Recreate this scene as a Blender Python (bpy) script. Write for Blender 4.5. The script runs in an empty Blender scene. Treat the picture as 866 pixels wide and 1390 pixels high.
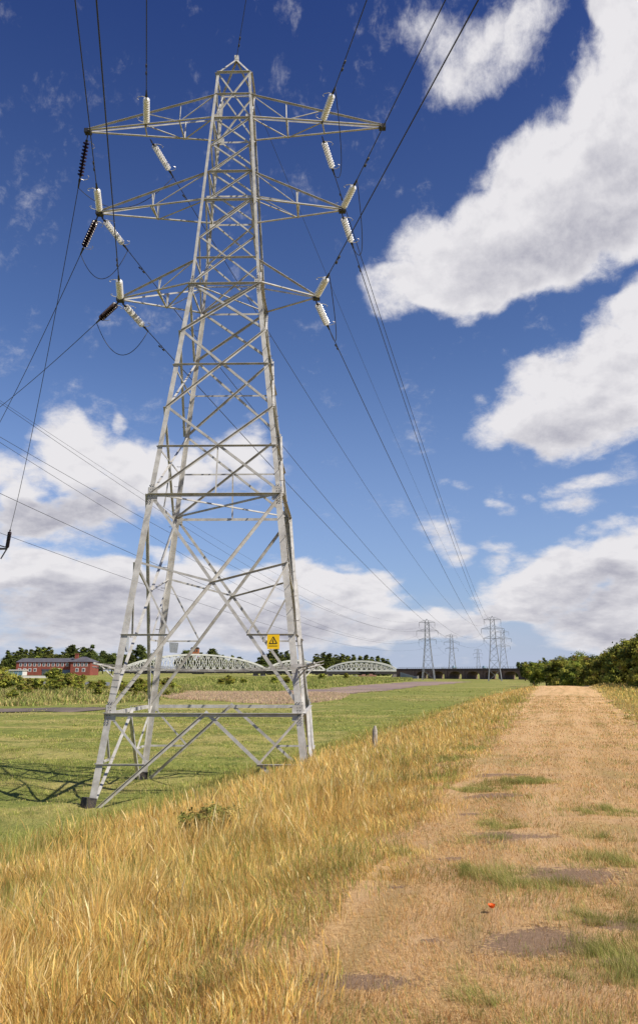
import bpy, math, random
import numpy as np
from mathutils import Vector, Matrix, Quaternion
R = math.radians
scene = bpy.context.scene
COL = scene.collection
random.seed(7); rng = np.random.default_rng(7)

# ------------------------------------------------------------------ camera
PITCH = R(13.53); F = 1084.3; CZ = 3.85
cd = bpy.data.cameras.new('camera'); cam = bpy.data.objects.new('camera', cd); COL.objects.link(cam)
cam.location = (0, 0, CZ); cam.rotation_euler = (R(90) + PITCH, 0, 0)
cd.sensor_fit = 'VERTICAL'; cd.sensor_height = 36; cd.sensor_width = 36
cd.lens = F * 36 / 1390; cd.shift_y = -45 / 1390
cd.clip_start = 0.1; cd.clip_end = 12000
scene.camera = cam
CP, SP = math.cos(PITCH), math.sin(PITCH)
def ray(px, py):
    u = (px - 433) / F; v = (650 - py) / F
    return Vector((u, CP - v * SP, SP + v * CP))
def at(px, py, y):                      # point of the world seen there, at distance y north
    d = ray(px, py); d = d * (y / d[1]); return Vector((d[0], d[1], d[2] + CZ))
def onz(px, py, z=0.0):                 # the same on level ground of height z
    d = ray(px, py); d = d * ((z - CZ) / d[2]); return Vector((d[0], d[1], z))

# ------------------------------------------------------------------ sun, sky with clouds
SUN_AZ, SUN_EL = R(122), R(46)
sv = Vector((math.cos(SUN_EL) * math.sin(SUN_AZ), math.cos(SUN_EL) * math.cos(SUN_AZ), math.sin(SUN_EL)))
sl = bpy.data.lights.new('sun', 'SUN'); sl.energy = 4.6; sl.angle = R(0.5); sl.color = (1.0, 0.93, 0.82)
so = bpy.data.objects.new('sun', sl); COL.objects.link(so); so.rotation_euler = sv.to_track_quat('Z', 'Y').to_euler()
so.location = (20, -20, 40)
scene.view_settings.view_transform = 'Standard'; scene.view_settings.look = 'None'
scene.view_settings.exposure = 0.5; scene.view_settings.gamma = 1.0
scene.view_settings.use_curve_mapping = False

world = bpy.data.worlds.new('World'); scene.world = world; world.use_nodes = True
wt = world.node_tree; wt.nodes.clear()
class NT:
    def __init__(s, t): s.t = t
    def n(s, typ, **k):
        nd = s.t.nodes.new(typ)
        for a, b in k.items(): setattr(nd, a, b)
        return nd
    def put(s, sock, v):
        if hasattr(v, 'is_output') or isinstance(v, bpy.types.NodeSocket): s.t.links.new(v, sock)
        elif v is not None: sock.default_value = v
    def m(s, op, a, b=None, c=None, clamp=False):
        nd = s.n('ShaderNodeMath', operation=op); nd.use_clamp = clamp
        s.put(nd.inputs[0], a)
        if b is not None: s.put(nd.inputs[1], b)
        if c is not None: s.put(nd.inputs[2], c)
        return nd.outputs[0]
    def v(s, op, a, b=None, c=None):
        nd = s.n('ShaderNodeVectorMath', operation=op)
        s.put(nd.inputs[0], a)
        if b is not None: s.put(nd.inputs[1], b)
        if c is not None: s.put(nd.inputs[2], c)
        return nd.outputs['Value'] if op in ('DOT_PRODUCT', 'LENGTH') else nd.outputs[0]
    def noise(s, vec, scale, detail=4, rough=0.5, dist=0.0, out=0):
        nd = s.n('ShaderNodeTexNoise'); s.put(nd.inputs['Vector'], vec)
        nd.inputs['Scale'].default_value = scale; nd.inputs['Detail'].default_value = detail
        nd.inputs['Roughness'].default_value = rough; nd.inputs['Distortion'].default_value = dist
        return nd.outputs[out]
    def mix(s, f, a, b, blend='MIX'):
        nd = s.n('ShaderNodeMix', data_type='RGBA', blend_type=blend)
        s.put(nd.inputs[0], f); s.put(nd.inputs[6], a); s.put(nd.inputs[7], b)
        return nd.outputs[2]
    def ss(s, x, lo, hi, a=0.0, b=1.0):
        nd = s.n('ShaderNodeMapRange', interpolation_type='SMOOTHSTEP'); s.put(nd.inputs[0], x)
        nd.inputs[1].default_value = lo; nd.inputs[2].default_value = hi
        nd.inputs[3].default_value = a; nd.inputs[4].default_value = b
        return nd.outputs[0]
W = NT(wt)
tc = W.n('ShaderNodeTexCoord'); gen = tc.outputs['Generated']
sep = W.n('ShaderNodeSeparateXYZ'); W.put(sep.inputs[0], gen)
az = W.m('ARCTAN2', sep.outputs[0], sep.outputs[1]); el = W.m('ARCSINE', sep.outputs[2])
def comb(a, b, c=0.0):
    nd = W.n('ShaderNodeCombineXYZ'); W.put(nd.inputs[0], a); W.put(nd.inputs[1], b); W.put(nd.inputs[2], c); return nd.outputs[0]
P0 = comb(az, el)
# clouds get flatter and finer towards the horizon
elc = W.m('MAXIMUM', el, 0.0)
NP = comb(W.m('MULTIPLY', az, 1.9), W.m('MULTIPLY', W.m('LOGARITHM', W.m('ADD', elc, 0.30), 2.718), 1.75), 0.37)
warp = W.noise(NP, 3.2, 3, 0.55, out=1)
warpv = W.v('MULTIPLY', W.v('SUBTRACT', warp, (0.5, 0.5, 0.5)), (0.12, 0.12, 0.0))
P = W.v('ADD', P0, warpv)
def azel(px, py):
    d = ray(px, py).normalized(); return math.atan2(d[0], d[1]), math.asin(d[2])
def field(blobs, start=0.0):
    acc = start
    for (x, y, rx, ry, w) in blobs:
        a, e = azel(x, y); a2, _ = azel(x + rx, y); _, e2 = azel(x, y - ry)
        ra, re = abs(a2 - a) * 1.35, abs(e2 - e) * 1.35
        t = W.v('MULTIPLY_ADD', P, (1 / ra, 1 / re, 0), (-a / ra, -e / re, 0))
        d2 = W.v('DOT_PRODUCT', t, t)
        k = W.m('MAXIMUM', W.m('MULTIPLY_ADD', d2, -w, w), 0.0) if w > 0 else W.m('MINIMUM', W.m('MULTIPLY_ADD', d2, -w, w), 0.0)
        acc = W.m('ADD', acc, k)
    return acc
CL = [ # big cloud to the right
 (545,408,42,36,1.0),(600,360,62,58,1.1),(660,330,72,72,1.0),(700,268,80,78,1.0),(770,235,85,85,1.0),(850,170,70,100,1.1),
 (862,70,52,70,1.1),(840,20,36,60,.9),(700,372,90,38,.9),(790,335,90,55,.9),(856,300,50,60,1.),(625,410,55,26,.8),(880,0,60,80,.8),
 # thin cloud at the top
 (535,18,42,38,.42),(590,45,56,44,.46),(645,65,58,56,.50),(622,112,42,32,.52),(690,34,62,40,.46),(745,10,54,26,.44),(655,5,80,30,.25),(700,75,30,40,.35),(400,28,30,18,.22),(790,120,20,10,.2),
 # cloud right of the middle
 (668,582,42,26,.95),(725,552,58,44,1.),(790,530,60,58,1.),(850,485,56,66,1.1),(770,585,80,24,.8),(845,570,50,36,.9),(880,430,40,40,.8),
 # rags under it
 (785,650,36,18,.62),(828,640,44,18,.62),(785,682,34,12,.6),
 (590,733,32,18,.58),(600,755,24,14,.5),(668,722,30,12,.56),(672,748,28,13,.52),(680,690,22,8,.48),(625,662,20,8,.4),(728,668,10,8,.35),
 # heap low on the right
 (695,800,46,36,.95),(735,775,40,34,.95),(790,758,48,38,1.),(845,752,44,40,1.),(880,790,50,60,1.),(780,815,80,40,.9),(680,838,70,22,.8),(850,840,60,26,.7),
 # heap on the left
 (10,652,34,34,1.),(78,622,36,46,1.),(120,640,44,54,1.),(170,650,42,44,1.),(225,650,38,48,.9),(290,640,52,44,.85),(350,640,36,36,.7),
 (20,700,60,34,.9),(100,708,70,30,.9),(325,610,30,24,.6),(160,575,8,16,.48),(375,600,16,10,.36),
 # long low bank
 (25,775,60,36,1.),(95,785,56,34,1.),(150,778,34,24,.9),(215,745,18,14,.8),(200,800,60,36,1.),(262,775,34,26,.9),(300,800,46,34,1.),(360,790,40,34,.9),
 (425,785,34,26,.9),(455,812,52,32,.9),(510,784,26,14,.66),(528,822,42,22,.85),(585,838,22,16,.7),(60,835,120,40,.9),(240,850,160,36,.9),(420,850,110,30,.8),(560,860,70,18,.6),
 (600,850,50,22,.7),(640,862,60,22,.7),(520,850,70,24,.7),(480,760,20,10,.5),(410,770,20,12,.5),(480,800,50,24,.6),(820,868,90,22,.8)]
GAP = [(175,716,40,10,-.5),(330,722,60,16,-.45),(718,862,22,16,-.5),(600,795,40,16,-.2)]
Fd = field(CL + GAP)
Fd = W.m('MINIMUM', Fd, 1.25)
nz = W.noise(NP, 6.0, 10, 0.64, 0.25)
nz2 = W.noise(NP, 26.0, 7, 0.70, 0.3)
nsum = W.m('ADD', W.m('MULTIPLY', W.m('SUBTRACT', nz, 0.5), 1.7), W.m('MULTIPLY', W.m('SUBTRACT', nz2, 0.5), 0.95))
D = W.m('ADD', Fd, nsum)
dens = W.ss(D, 0.10, 1.05)
# relief of the cloud heads: the same noise a step towards the sun
sh = W.v('ADD', NP, (-0.012, 0.030, 0.0))
nzb = W.noise(sh, 9.0, 7, 0.60, 0.15)
relief = W.m('SUBTRACT', W.noise(NP, 9.0, 7, 0.60, 0.15), nzb)
SHADE = [(720,345,110,40,.55),(800,300,90,60,.5),(850,230,50,60,.35),(660,395,90,24,.35),(600,60,60,40,.35),
 (730,592,70,20,.5),(810,575,70,22,.5),(845,520,40,40,.3),(790,800,70,26,.6),(720,835,90,22,.6),(850,800,60,30,.5),(830,852,90,22,.6),
 (80,700,90,32,.7),(160,680,60,26,.4),(20,700,60,26,.5),(290,665,60,22,.4),(230,840,220,40,.65),(60,840,90,34,.7),(450,850,120,30,.6),(200,800,60,18,.4),(120,812,50,16,.4),(620,868,100,22,.4)]
Sh = W.m('MINIMUM', field(SHADE), 0.8)
thick = W.ss(D, 0.7, 1.7)
g = W.m('MULTIPLY', W.m('MULTIPLY', Sh, 1.15), W.m('MULTIPLY_ADD', thick, 0.45, 0.55))
big = W.noise(NP, 4.0, 5, 0.55, 0.3)
g = W.m('ADD', g, W.m('MULTIPLY', W.m('SUBTRACT', big, 0.52), 0.6))
g = W.m('SUBTRACT', g, W.m('MULTIPLY', relief, -1.5))
g = W.m('ADD', g, W.m('MULTIPLY', W.m('SUBTRACT', nz2, 0.5), 0.10))
g = W.m('MAXIMUM', W.m('MINIMUM', g, 1.0), 0.0)
KC = 10.6
ccol = W.mix(g, (0.80 * KC, 0.785 * KC, 0.81 * KC, 1), (0.42 * KC, 0.42 * KC, 0.49 * KC, 1))
skyt = W.n('ShaderNodeTexSky', sky_type='NISHITA'); skyt.sun_disc = False
skyt.sun_elevation = SUN_EL; skyt.sun_rotation = SUN_AZ; skyt.altitude = 0; skyt.air_density = 1.0; skyt.dust_density = 0.6; skyt.ozone_density = 2.5
skyc = skyt.outputs[0]
skyc = W.mix(1.0, skyc, (0.80, 0.91, 1.20, 1), 'MULTIPLY')
skyc = W.mix(W.ss(el, 0.25, 0.90), skyc, W.mix(1.0, skyc, (0.36, 0.45, 0.72, 1), 'MULTIPLY'))     # deep blue overhead
up = W.m('GREATER_THAN', sep.outputs[2], -0.02)
hz_ = W.m('MULTIPLY', W.ss(W.m('ADD', el, W.m('MULTIPLY', W.m('SUBTRACT', nz, 0.5), 0.10)), 0.0, 0.10, 1.0, 0.0), 0.85)
skyc = W.mix(hz_, skyc, (0.50 * KC, 0.53 * KC, 0.62 * KC, 1))
skyc = W.mix(W.ss(el, 0.0, 0.42, 0.38, 0.0), skyc, (0.40 * KC, 0.52 * KC, 0.78 * KC, 1))
allc = W.mix(W.m('MULTIPLY', dens, up), skyc, ccol)
bg = W.n('ShaderNodeBackground'); W.put(bg.inputs[0], allc); bg.inputs[1].default_value = 0.068
wo = W.n('ShaderNodeOutputWorld'); wt.links.new(bg.outputs[0], wo.inputs[0])

# ------------------------------------------------------------------ helpers
def mat(name, col, rough=0.8, metal=0.0, noise=None, bump=None, trans=0.0, spec=0.3, coord='Object'):
    """noise = (scale, second colour, sharpness); bump = (scale, strength)"""
    m = bpy.data.materials.new(name); m.use_nodes = True; t = NT(m.node_tree)
    b = m.node_tree.nodes['Principled BSDF']
    b.inputs['Roughness'].default_value = rough; b.inputs['Metallic'].default_value = metal
    b.inputs['Specular IOR Level'].default_value = spec; b.inputs['Transmission Weight'].default_value = trans
    c4 = tuple(col) + (1,)
    tcn = t.n('ShaderNodeTexCoord').outputs[coord]
    if noise:
        f = t.ss(t.noise(tcn, noise[0], 6, 0.6), 0.5 - noise[2], 0.5 + noise[2])
        t.put(b.inputs['Base Color'], t.mix(f, c4, tuple(noise[1]) + (1,)))
    else: b.inputs['Base Color'].default_value = c4
    if bump:
        bn = t.n('ShaderNodeBump'); bn.inputs['Strength'].default_value = bump[1]; bn.inputs['Distance'].default_value = 0.02
        t.put(bn.inputs['Height'], t.noise(tcn, bump[0], 5, 0.6)); t.put(b.inputs['Normal'], bn.outputs[0])
    return m
def leafmat(name, transl=0.35, vary=0.25):
    m = bpy.data.materials.new(name); m.use_nodes = True; t = NT(m.node_tree); m.node_tree.nodes.clear()
    at_ = t.n('ShaderNodeAttribute', attribute_name='col'); c = at_.outputs['Color']
    oi = t.n('ShaderNodeObjectInfo').outputs['Random']
    hs = t.n('ShaderNodeHueSaturation'); t.put(hs.inputs['Color'], c)
    t.put(hs.inputs['Value'], t.m('MULTIPLY_ADD', oi, vary * 2, 1 - vary)); t.put(hs.inputs['Hue'], t.m('MULTIPLY_ADD', oi, 0.03, 0.485))
    d = t.n('ShaderNodeBsdfDiffuse'); t.put(d.inputs[0], hs.outputs[0])
    tr = t.n('ShaderNodeBsdfTranslucent'); t.put(tr.inputs[0], hs.outputs[0])
    mx = t.n('ShaderNodeMixShader'); mx.inputs[0].default_value = transl
    t.put(mx.inputs[1], d.outputs[0]); t.put(mx.inputs[2], tr.outputs[0])
    o = t.n('ShaderNodeOutputMaterial'); t.put(o.inputs[0], mx.outputs[0]); return m

def tag(o, label=None, cat=None, group=None, kind=None):
    if label: o['label'] = label
    if cat: o['category'] = cat
    if group: o['group'] = group
    if kind: o['kind'] = kind
    return o
def empty(name, loc=(0, 0, 0), rz=0.0, label=None, cat=None, group=None):
    o = bpy.data.objects.new(name, None); COL.objects.link(o); o.location = loc; o.rotation_euler = (0, 0, rz)
    o.empty_display_size = 0.3
    return tag(o, label, cat, group)
class MB:
    def __init__(s): s.v = []; s.f = []
    def add(s, vs, fs):
        k = len(s.v); s.v += [tuple(p) for p in vs]; s.f += [tuple(i + k for i in f) for f in fs]
    def box(s, c, size, rz=0.0, M=None):
        x, y, z = (q / 2 for q in size); vs = [Vector((a * x, b * y, d * z)) for a in (-1, 1) for b in (-1, 1) for d in (-1, 1)]
        Rm = Matrix.Rotation(rz, 3, 'Z') if M is None else M
        vs = [Rm @ q + Vector(c) for q in vs]
        s.add(vs, [(0, 1, 3, 2), (4, 6, 7, 5), (0, 4, 5, 1), (2, 3, 7, 6), (0, 2, 6, 4), (1, 5, 7, 3)])
    def prism(s, poly, d):          # closed polygon (list of Vectors) pushed along d
        n = len(poly); d = Vector(d)
        s.add(list(poly) + [Vector(p) + d for p in poly],
              [tuple(range(n))[::-1], tuple(range(n, 2 * n))] + [(i, (i + 1) % n, n + (i + 1) % n, n + i) for i in range(n)])
    def bar(s, a, b, w, h=None, up=(0, 0, 1)):
        a, b = Vector(a), Vector(b); h = h or w; d = (b - a).normalized(); up = Vector(up)
        x = d.cross(up)
        if x.length < 1e-3: x = d.cross(Vector((1, 0, 0)))
        x.normalize(); y = x.cross(d)
        q = [x * w / 2 + y * h / 2, -x * w / 2 + y * h / 2, -x * w / 2 - y * h / 2, x * w / 2 - y * h / 2]
        s.prism([a + p for p in q], b - a)
    def angle(s, a, b, w, e1, e2, t=0.012):      # rolled L section, flanges along e1 and e2
        a, b = Vector(a), Vector(b); d = (b - a).normalized()
        e1 = Vector(e1); e1 = (e1 - d * e1.dot(d)); e1.normalize()
        e2 = Vector(e2); e2 = e2 - d * e2.dot(d) - e1 * e2.dot(e1); e2.normalize()
        p = [e1 * 0, e1 * w, e1 * w + e2 * t, e1 * t + e2 * t, e1 * t + e2 * w, e2 * w]
        s.prism([a + k for k in p], b - a)
    def tube(s, pts, r, n=6):
        pts = [Vector(p) for p in pts]; rs = r if isinstance(r, (list, tuple)) else [r] * len(pts)
        ring = []; k0 = len(s.v)
        for i, p in enumerate(pts):
            d = (pts[min(i + 1, len(pts) - 1)] - pts[max(i - 1, 0)]).normalized()
            x = d.cross(Vector((0.03, 0.02, 1)));
            if x.length < 0.05: x = d.cross(Vector((1, 0, 0)))
            x.normalize(); y = x.cross(d)
            for j in range(n):
                a = 2 * math.pi * j / n; s.v.append(tuple(p + (x * math.cos(a) + y * math.sin(a)) * rs[i]))
        for i in range(len(pts) - 1):
            for j in range(n):
                a = k0 + i * n; s.f.append((a + j, a + (j + 1) % n, a + n + (j + 1) % n, a + n + j))
        s.f.append(tuple(k0 + j for j in range(n))[::-1]); e = k0 + (len(pts) - 1) * n; s.f.append(tuple(e + j for j in range(n)))
    def lathe(s, prof, n=14):
        k0 = len(s.v)
        for r, z in prof:
            for j in range(n):
                a = 2 * math.pi * j / n; s.v.append((r * math.cos(a), r * math.sin(a), z))
        for i in range(len(prof) - 1):
            for j in range(n):
                a = k0 + i * n; s.f.append((a + j, a + (j + 1) % n, a + n + (j + 1) % n, a + n + j))
        s.f.append(tuple(k0 + j for j in range(n))[::-1]); e = k0 + (len(prof) - 1) * n; s.f.append(tuple(e + j for j in range(n)))
    def build(s, name, m, parent=None, smooth=False):
        me = bpy.data.meshes.new(name); me.from_pydata(s.v, [], s.f); me.materials.append(m)
        if smooth: me.polygons.foreach_set('use_smooth', [True] * len(me.polygons))
        me.update(); o = bpy.data.objects.new(name, me); COL.objects.link(o)
        if parent: o.parent = parent
        return o
def copy_tree(o, parent=None):
    kids = [k for k in bpy.data.objects if k.parent == o]
    c = o.copy(); COL.objects.link(c)
    if parent: c.parent = parent
    for k in kids: copy_tree(k, c)
    return c
ORD = ['first', 'second', 'third', 'fourth', 'fifth', 'sixth', 'seventh', 'eighth', 'ninth', 'tenth', 'eleventh', 'twelfth', 'thirteenth',
       'fourteenth', 'fifteenth', 'sixteenth', 'seventeenth', 'eighteenth', 'nineteenth', 'twentieth', 'twenty-first', 'twenty-second', 'twenty-third', 'twenty-fourth', 'twenty-fifth', 'twenty-sixth', 'twenty-seventh', 'twenty-eighth']
def ordn(i):
    if i < len(ORD): return ORD[i]
    t_ = ['', '', 'twenty', 'thirty', 'forty', 'fifty', 'sixty'][(i + 1) // 10]
    return (t_[:-1] + 'ieth') if (i + 1) % 10 == 0 else t_ + '-' + ORD[(i + 1) % 10 - 1]
def np_mesh(name, V, Fq, m, col=None, parent=None, tri=None):
    """V (n,3); Fq (k,4) quads; tri (j,3)"""
    me = bpy.data.meshes.new(name); nq = len(Fq); nt = 0 if tri is None else len(tri)
    me.vertices.add(len(V)); me.vertices.foreach_set('co', V.astype(np.float32).ravel())
    idx = Fq.astype(np.int32).ravel(); st = np.arange(nq) * 4; tot = np.full(nq, 4)
    if nt:
        idx = np.concatenate([idx, tri.astype(np.int32).ravel()]); st = np.concatenate([st, nq * 4 + np.arange(nt) * 3]); tot = np.concatenate([tot, np.full(nt, 3)])
    me.loops.add(len(idx)); me.loops.foreach_set('vertex_index', idx.astype(np.int32))
    me.polygons.add(nq + nt); me.polygons.foreach_set('loop_start', st.astype(np.int32)); me.polygons.foreach_set('loop_total', tot.astype(np.int32))
    me.materials.append(m)
    if col is not None:
        ca = me.color_attributes.new('col', 'FLOAT_COLOR', 'POINT'); c4 = np.ones((len(V), 4), np.float32); c4[:, :3] = col
        ca.data.foreach_set('color', c4.ravel())
    me.update(); me.validate()
    o = bpy.data.objects.new(name, me); COL.objects.link(o)
    if parent: o.parent = parent
    return o

# ------------------------------------------------------------------ terrain
TH = R(16.2); CT, ST = math.cos(TH), math.sin(TH)
def qs(x, y): return x * CT - y * ST, x * ST + y * CT
def xy(q, s): return q * CT + s * ST, -q * ST + s * CT
def sm(t): t = np.clip(t, 0, 1); return t * t * (3 - 2 * t)
QP = [-60, -12.2, -9, -7.2, -5, -3.2, -1.9, -1.3, 0, 1.7, 2.6, 4, 6, 9, 15, 19, 90]
ZP = [0, 0, .70, 1.05, 1.55, 1.98, 2.12, 2.16, 2.2, 2.18, 2.16, 2.22, 2.2, 1.9, .5, .1, .1]
def H(x, y):
    x = np.asarray(x, float); y = np.asarray(y, float)
    q, s = qs(x, y)
    lev = np.interp(q, QP, ZP) * (1 - 0.85 * sm((s - 98) / 42))
    near = 1 - sm((np.hypot(x, y) - 60) / 120)
    bump = (0.05 * np.sin(x * .83 + 1.3 * np.sin(y * .37)) + 0.04 * np.sin(y * 1.07 + 2 * np.sin(x * .41)) + .02 * np.sin(x * 2.9 + y * 1.7)) * near
    rut = np.where((q > -1.6) & (q < 2.2), 0.25, 1.0)
    z = lev + bump * rut
    z = z + 2.1 * sm((y - 318) / 25) * sm((-30 - x) / 40)                      # far bank on the left
    z = z + 0.9 * sm((y - 250) / 60) * (1 - sm((-30 - x) / 40)) * sm((60 - x) / 60)  # bank below the bridge
    g = np.exp(-(((y - 128) / 20) ** 2)) * sm((-8 - x) / 20) * 0.7
    return z + g
def Hf(x, y): return float(H(x, y))
def axis(lo, hi, d0, c0, c1, grow):
    a = list(np.arange(c0, c1, d0)); d = d0
    while a[-1] < hi: d *= grow; a.append(a[-1] + d)
    d = d0
    while a[0] > lo: d *= grow; a.insert(0, a[0] - d)
    return np.array(a)
Q = axis(-6000, 6000, 0.4, -24, 18, 1.09); Sx = axis(-600, 9000, 0.5, -4, 44, 1.05)
qq, ss_ = np.meshgrid(Q, Sx, indexing='ij'); X, Y = xy(qq, ss_); Z = H(X, Y) - 0.07 * sm((qq + 2.5) / .4) * sm((3.2 - qq) / .6) * sm((ss_ + 8) / 2) * sm((112 - ss_) / 4)
nv = X.size; ii = np.arange(nv).reshape(X.shape)
FQ = np.stack([ii[:-1, :-1], ii[1:, :-1], ii[1:, 1:], ii[:-1, 1:]], -1).reshape(-1, 4)
gm = bpy.data.materials.new('ground_grass'); gm.use_nodes = True; t = NT(gm.node_tree); b = gm.node_tree.nodes['Principled BSDF']
b.inputs['Roughness'].default_value = 0.95; b.inputs['Specular IOR Level'].default_value = 0.05
oc = t.n('ShaderNodeTexCoord').outputs['Object']
qv = t.v('DOT_PRODUCT', oc, (CT, -ST, 0))
n1 = t.noise(oc, 0.35, 5, 0.6); n2 = t.noise(oc, 6.0, 5, 0.65); n3 = t.noise(oc, 0.05, 4, 0.6); n4 = t.noise(oc, 1.7, 5, 0.65)
strx = t.n('ShaderNodeMapping'); strx.inputs['Scale'].default_value = (0.04, 0.16, 1); strx.inputs['Rotation'].default_value = (0, 0, R(-4)); t.put(strx.inputs[0], oc)
n5 = t.noise(strx.outputs[0], 1.0, 6, 0.6)
green = t.mix(t.ss(n2, .3, .7), (0.120, 0.140, 0.034, 1), (0.280, 0.285, 0.075, 1))
green = t.mix(t.ss(n4, .45, .62), green, (0.195, 0.220, 0.055, 1))
green = t.mix(t.m('MULTIPLY', t.ss(n5, .44, .62), 0.85), green, (0.37, 0.31, 0.115, 1))
green = t.mix(t.m('MULTIPLY', t.ss(n3, .56, .68), 0.45), green, (0.36, 0.25, 0.13, 1))
gold = t.mix(t.ss(n2, .3, .7), (0.26, 0.18, 0.065, 1), (0.50, 0.36, 0.14, 1))
gold = t.mix(t.ss(n1, .52, .7), gold, (0.15, 0.155, 0.05, 1))
qn = t.m('ADD', qv, t.m('MULTIPLY', t.m('SUBTRACT', n1, 0.5), 5.0))
msk = t.m('MULTIPLY', t.ss(qn, -10.9, -7.8), t.ss(qn, 16, 22, 1, 0))
sv_ = t.v('DOT_PRODUCT', oc, (ST, CT, 0))
msk = t.m('MULTIPLY', msk, t.ss(sv_, 115, 140, 1, 0))
n6 = t.noise(oc, .9, 4, .6)
green = t.mix(t.m('MULTIPLY', t.ss(n6, .48, .64), .65), green, (0.105, 0.135, 0.034, 1))
t.put(b.inputs['Base Color'], t.mix(msk, green, gold))
bn = t.n('ShaderNodeBump'); bn.inputs['Strength'].default_value = 0.9; bn.inputs['Distance'].default_value = 0.12
t.put(bn.inputs['Height'], t.m('ADD', n2, t.m('MULTIPLY', n4, 1.5))); t.put(b.inputs['Normal'], bn.outputs[0])
ground = np_mesh('ground', np.stack([X.ravel(), Y.ravel(), Z.ravel()], -1), FQ, gm); tag(ground, kind='structure')
ground.data.polygons.foreach_set('use_smooth', [True] * len(ground.data.polygons))

# dry mown path along the crest
SOIL = [(1.2, 7.9, .14, .10), (1.75, 10.3, .22, .12), (.6, 6.9, .10, .07), (2.6, 6.3, .2, .12), (1.75, 5.15, .2, .10), (0.7, 5.6, .12, .07), (2.9, 14, .4, .2), (1.95, 8.85, .42, .30), (2.05, 7.2, .52, .34), (1.35, 5.5, .45, .26), (2.1, 5.85, .34, .18), (2.4, 11.6, .40, .22), (0.15, 4.95, .35, .14)]
TUFT = [(1.5, 8.75, .30), (2.75, 8.7, .32), (2.1, 9.5, .4), (1.55, 7.35, .40), (1.75, 6.8, .35), (2.5, 7.6, .3), (2.2, 6.75, .32), (1.5, 5.15, .3), (1.75, 5.9, .25), (2.3, 5.6, .35), (2.4, 6.1, .3),
        (2.0, 12.2, .6), (1.9, 4.9, .3), (1.1, 4.85, .35), (1.3, 6.15, .22), (3.2, 10.2, .5), (3.0, 13.0, .6), (.8, 8.2, .15), (1.0, 4.6, .3), (2.6, 5.2, .3), (2.0, 5.2, .5), (2.45, 6.5, .4), (1.7, 4.7, .35), (2.2, 16.5, .7), (1.2, 14.5, .5), (2.9, 20, .8)]
ps = axis(-6, 112, 0.25, -2, 30, 1.04); nq_ = 24
rows = []
for s in ps:
    w0 = -2.0 - 0.010 * max(s, 0) + .22 * math.sin(s * 1.9) + .12 * math.sin(s * 5.3); w1 = 1.75 + 0.020 * max(s, 0) + .2 * math.sin(s * 1.5 + 1) + .12 * math.sin(s * 4.7)
    rows.append([xy(w0 + (w1 - w0) * k / (nq_ - 1), s) for k in range(nq_)])
A = np.array(rows); PZ = H(A[..., 0], A[..., 1]) + 0.006
ii = np.arange(A.shape[0] * nq_).reshape(A.shape[0], nq_)
FP = np.stack([ii[:-1, :-1], ii[:-1, 1:], ii[1:, 1:], ii[1:, :-1]], -1).reshape(-1, 4)
pm = bpy.data.materials.new('dry_path'); pm.use_nodes = True; t = NT(pm.node_tree); b = pm.node_tree.nodes['Principled BSDF']
b.inputs['Roughness'].default_value = 0.95; b.inputs['Specular IOR Level'].default_value = 0.05
oc = t.n('ShaderNodeTexCoord').outputs['Object']
a1 = t.noise(oc, 30, 5, 0.7); a2 = t.noise(oc, 2.2, 6, 0.65); a3 = t.noise(oc, 110, 3, 0.7); a4 = t.noise(oc, .45, 5, 0.6)
c = t.mix(t.ss(a1, .35, .65), (0.44, 0.26, 0.11, 1), (0.70, 0.46, 0.22, 1))
c = t.mix(t.ss(a2, .42, .62), c, (0.56, 0.36, 0.19, 1))
c = t.mix(t.m('MULTIPLY', t.ss(a3, .5, .7), .6), c, (0.68, 0.47, 0.25, 1))
c = t.mix(t.m('MULTIPLY', t.ss(a4, .55, .66), .55), c, (0.34, 0.28, 0.11, 1))
mp = t.n('ShaderNodeMapping'); mp.inputs['Rotation'].default_value = (0, 0, TH); mp.inputs['Scale'].default_value = (1, 1, 1); t.put(mp.inputs[0], oc)
m2 = t.n('ShaderNodeMapping'); m2.inputs['Scale'].default_value = (2.2, .10, 1); t.put(m2.inputs[0], mp.outputs[0])
tr_ = t.noise(m2.outputs[0], 1.0, 4, .6)
c = t.mix(t.m('MULTIPLY', t.ss(tr_, .46, .62), .55), c, (0.70, 0.47, 0.25, 1))
c = t.mix(t.m('MULTIPLY', t.ss(tr_, .36, .46, 1, 0), .45), c, (0.33, 0.24, 0.10, 1))
for (x, y, rx, ry) in SOIL:
    d = t.v('MULTIPLY_ADD', oc, (1 / rx, 1 / ry, 0), (-x / rx, -y / ry, 0)); d = t.v('LENGTH', d)
    d = t.m('ADD', d, t.m('MULTIPLY', t.m('SUBTRACT', a2, 0.5), 3.2)); d = t.m('ADD', d, t.m('MULTIPLY', t.m('SUBTRACT', a1, 0.5), 2.4))
    c = t.mix(t.m('MULTIPLY', t.ss(d, .6, 1.15, 1, 0), .85), c, t.mix(a1, (0.17, 0.110, 0.076, 1), (0.33, 0.225, 0.160, 1)))
t.put(b.inputs['Base Color'], c)
bn = t.n('ShaderNodeBump'); bn.inputs['Strength'].default_value = 0.8; bn.inputs['Distance'].default_value = 0.03
t.put(bn.inputs['Height'], t.m('ADD', a1, a3)); t.put(b.inputs['Normal'], bn.outputs[0])
path = np_mesh('path', np.stack([A[..., 0].ravel(), A[..., 1].ravel(), PZ.ravel()], -1), FP, pm); tag(path, kind='structure')

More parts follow.
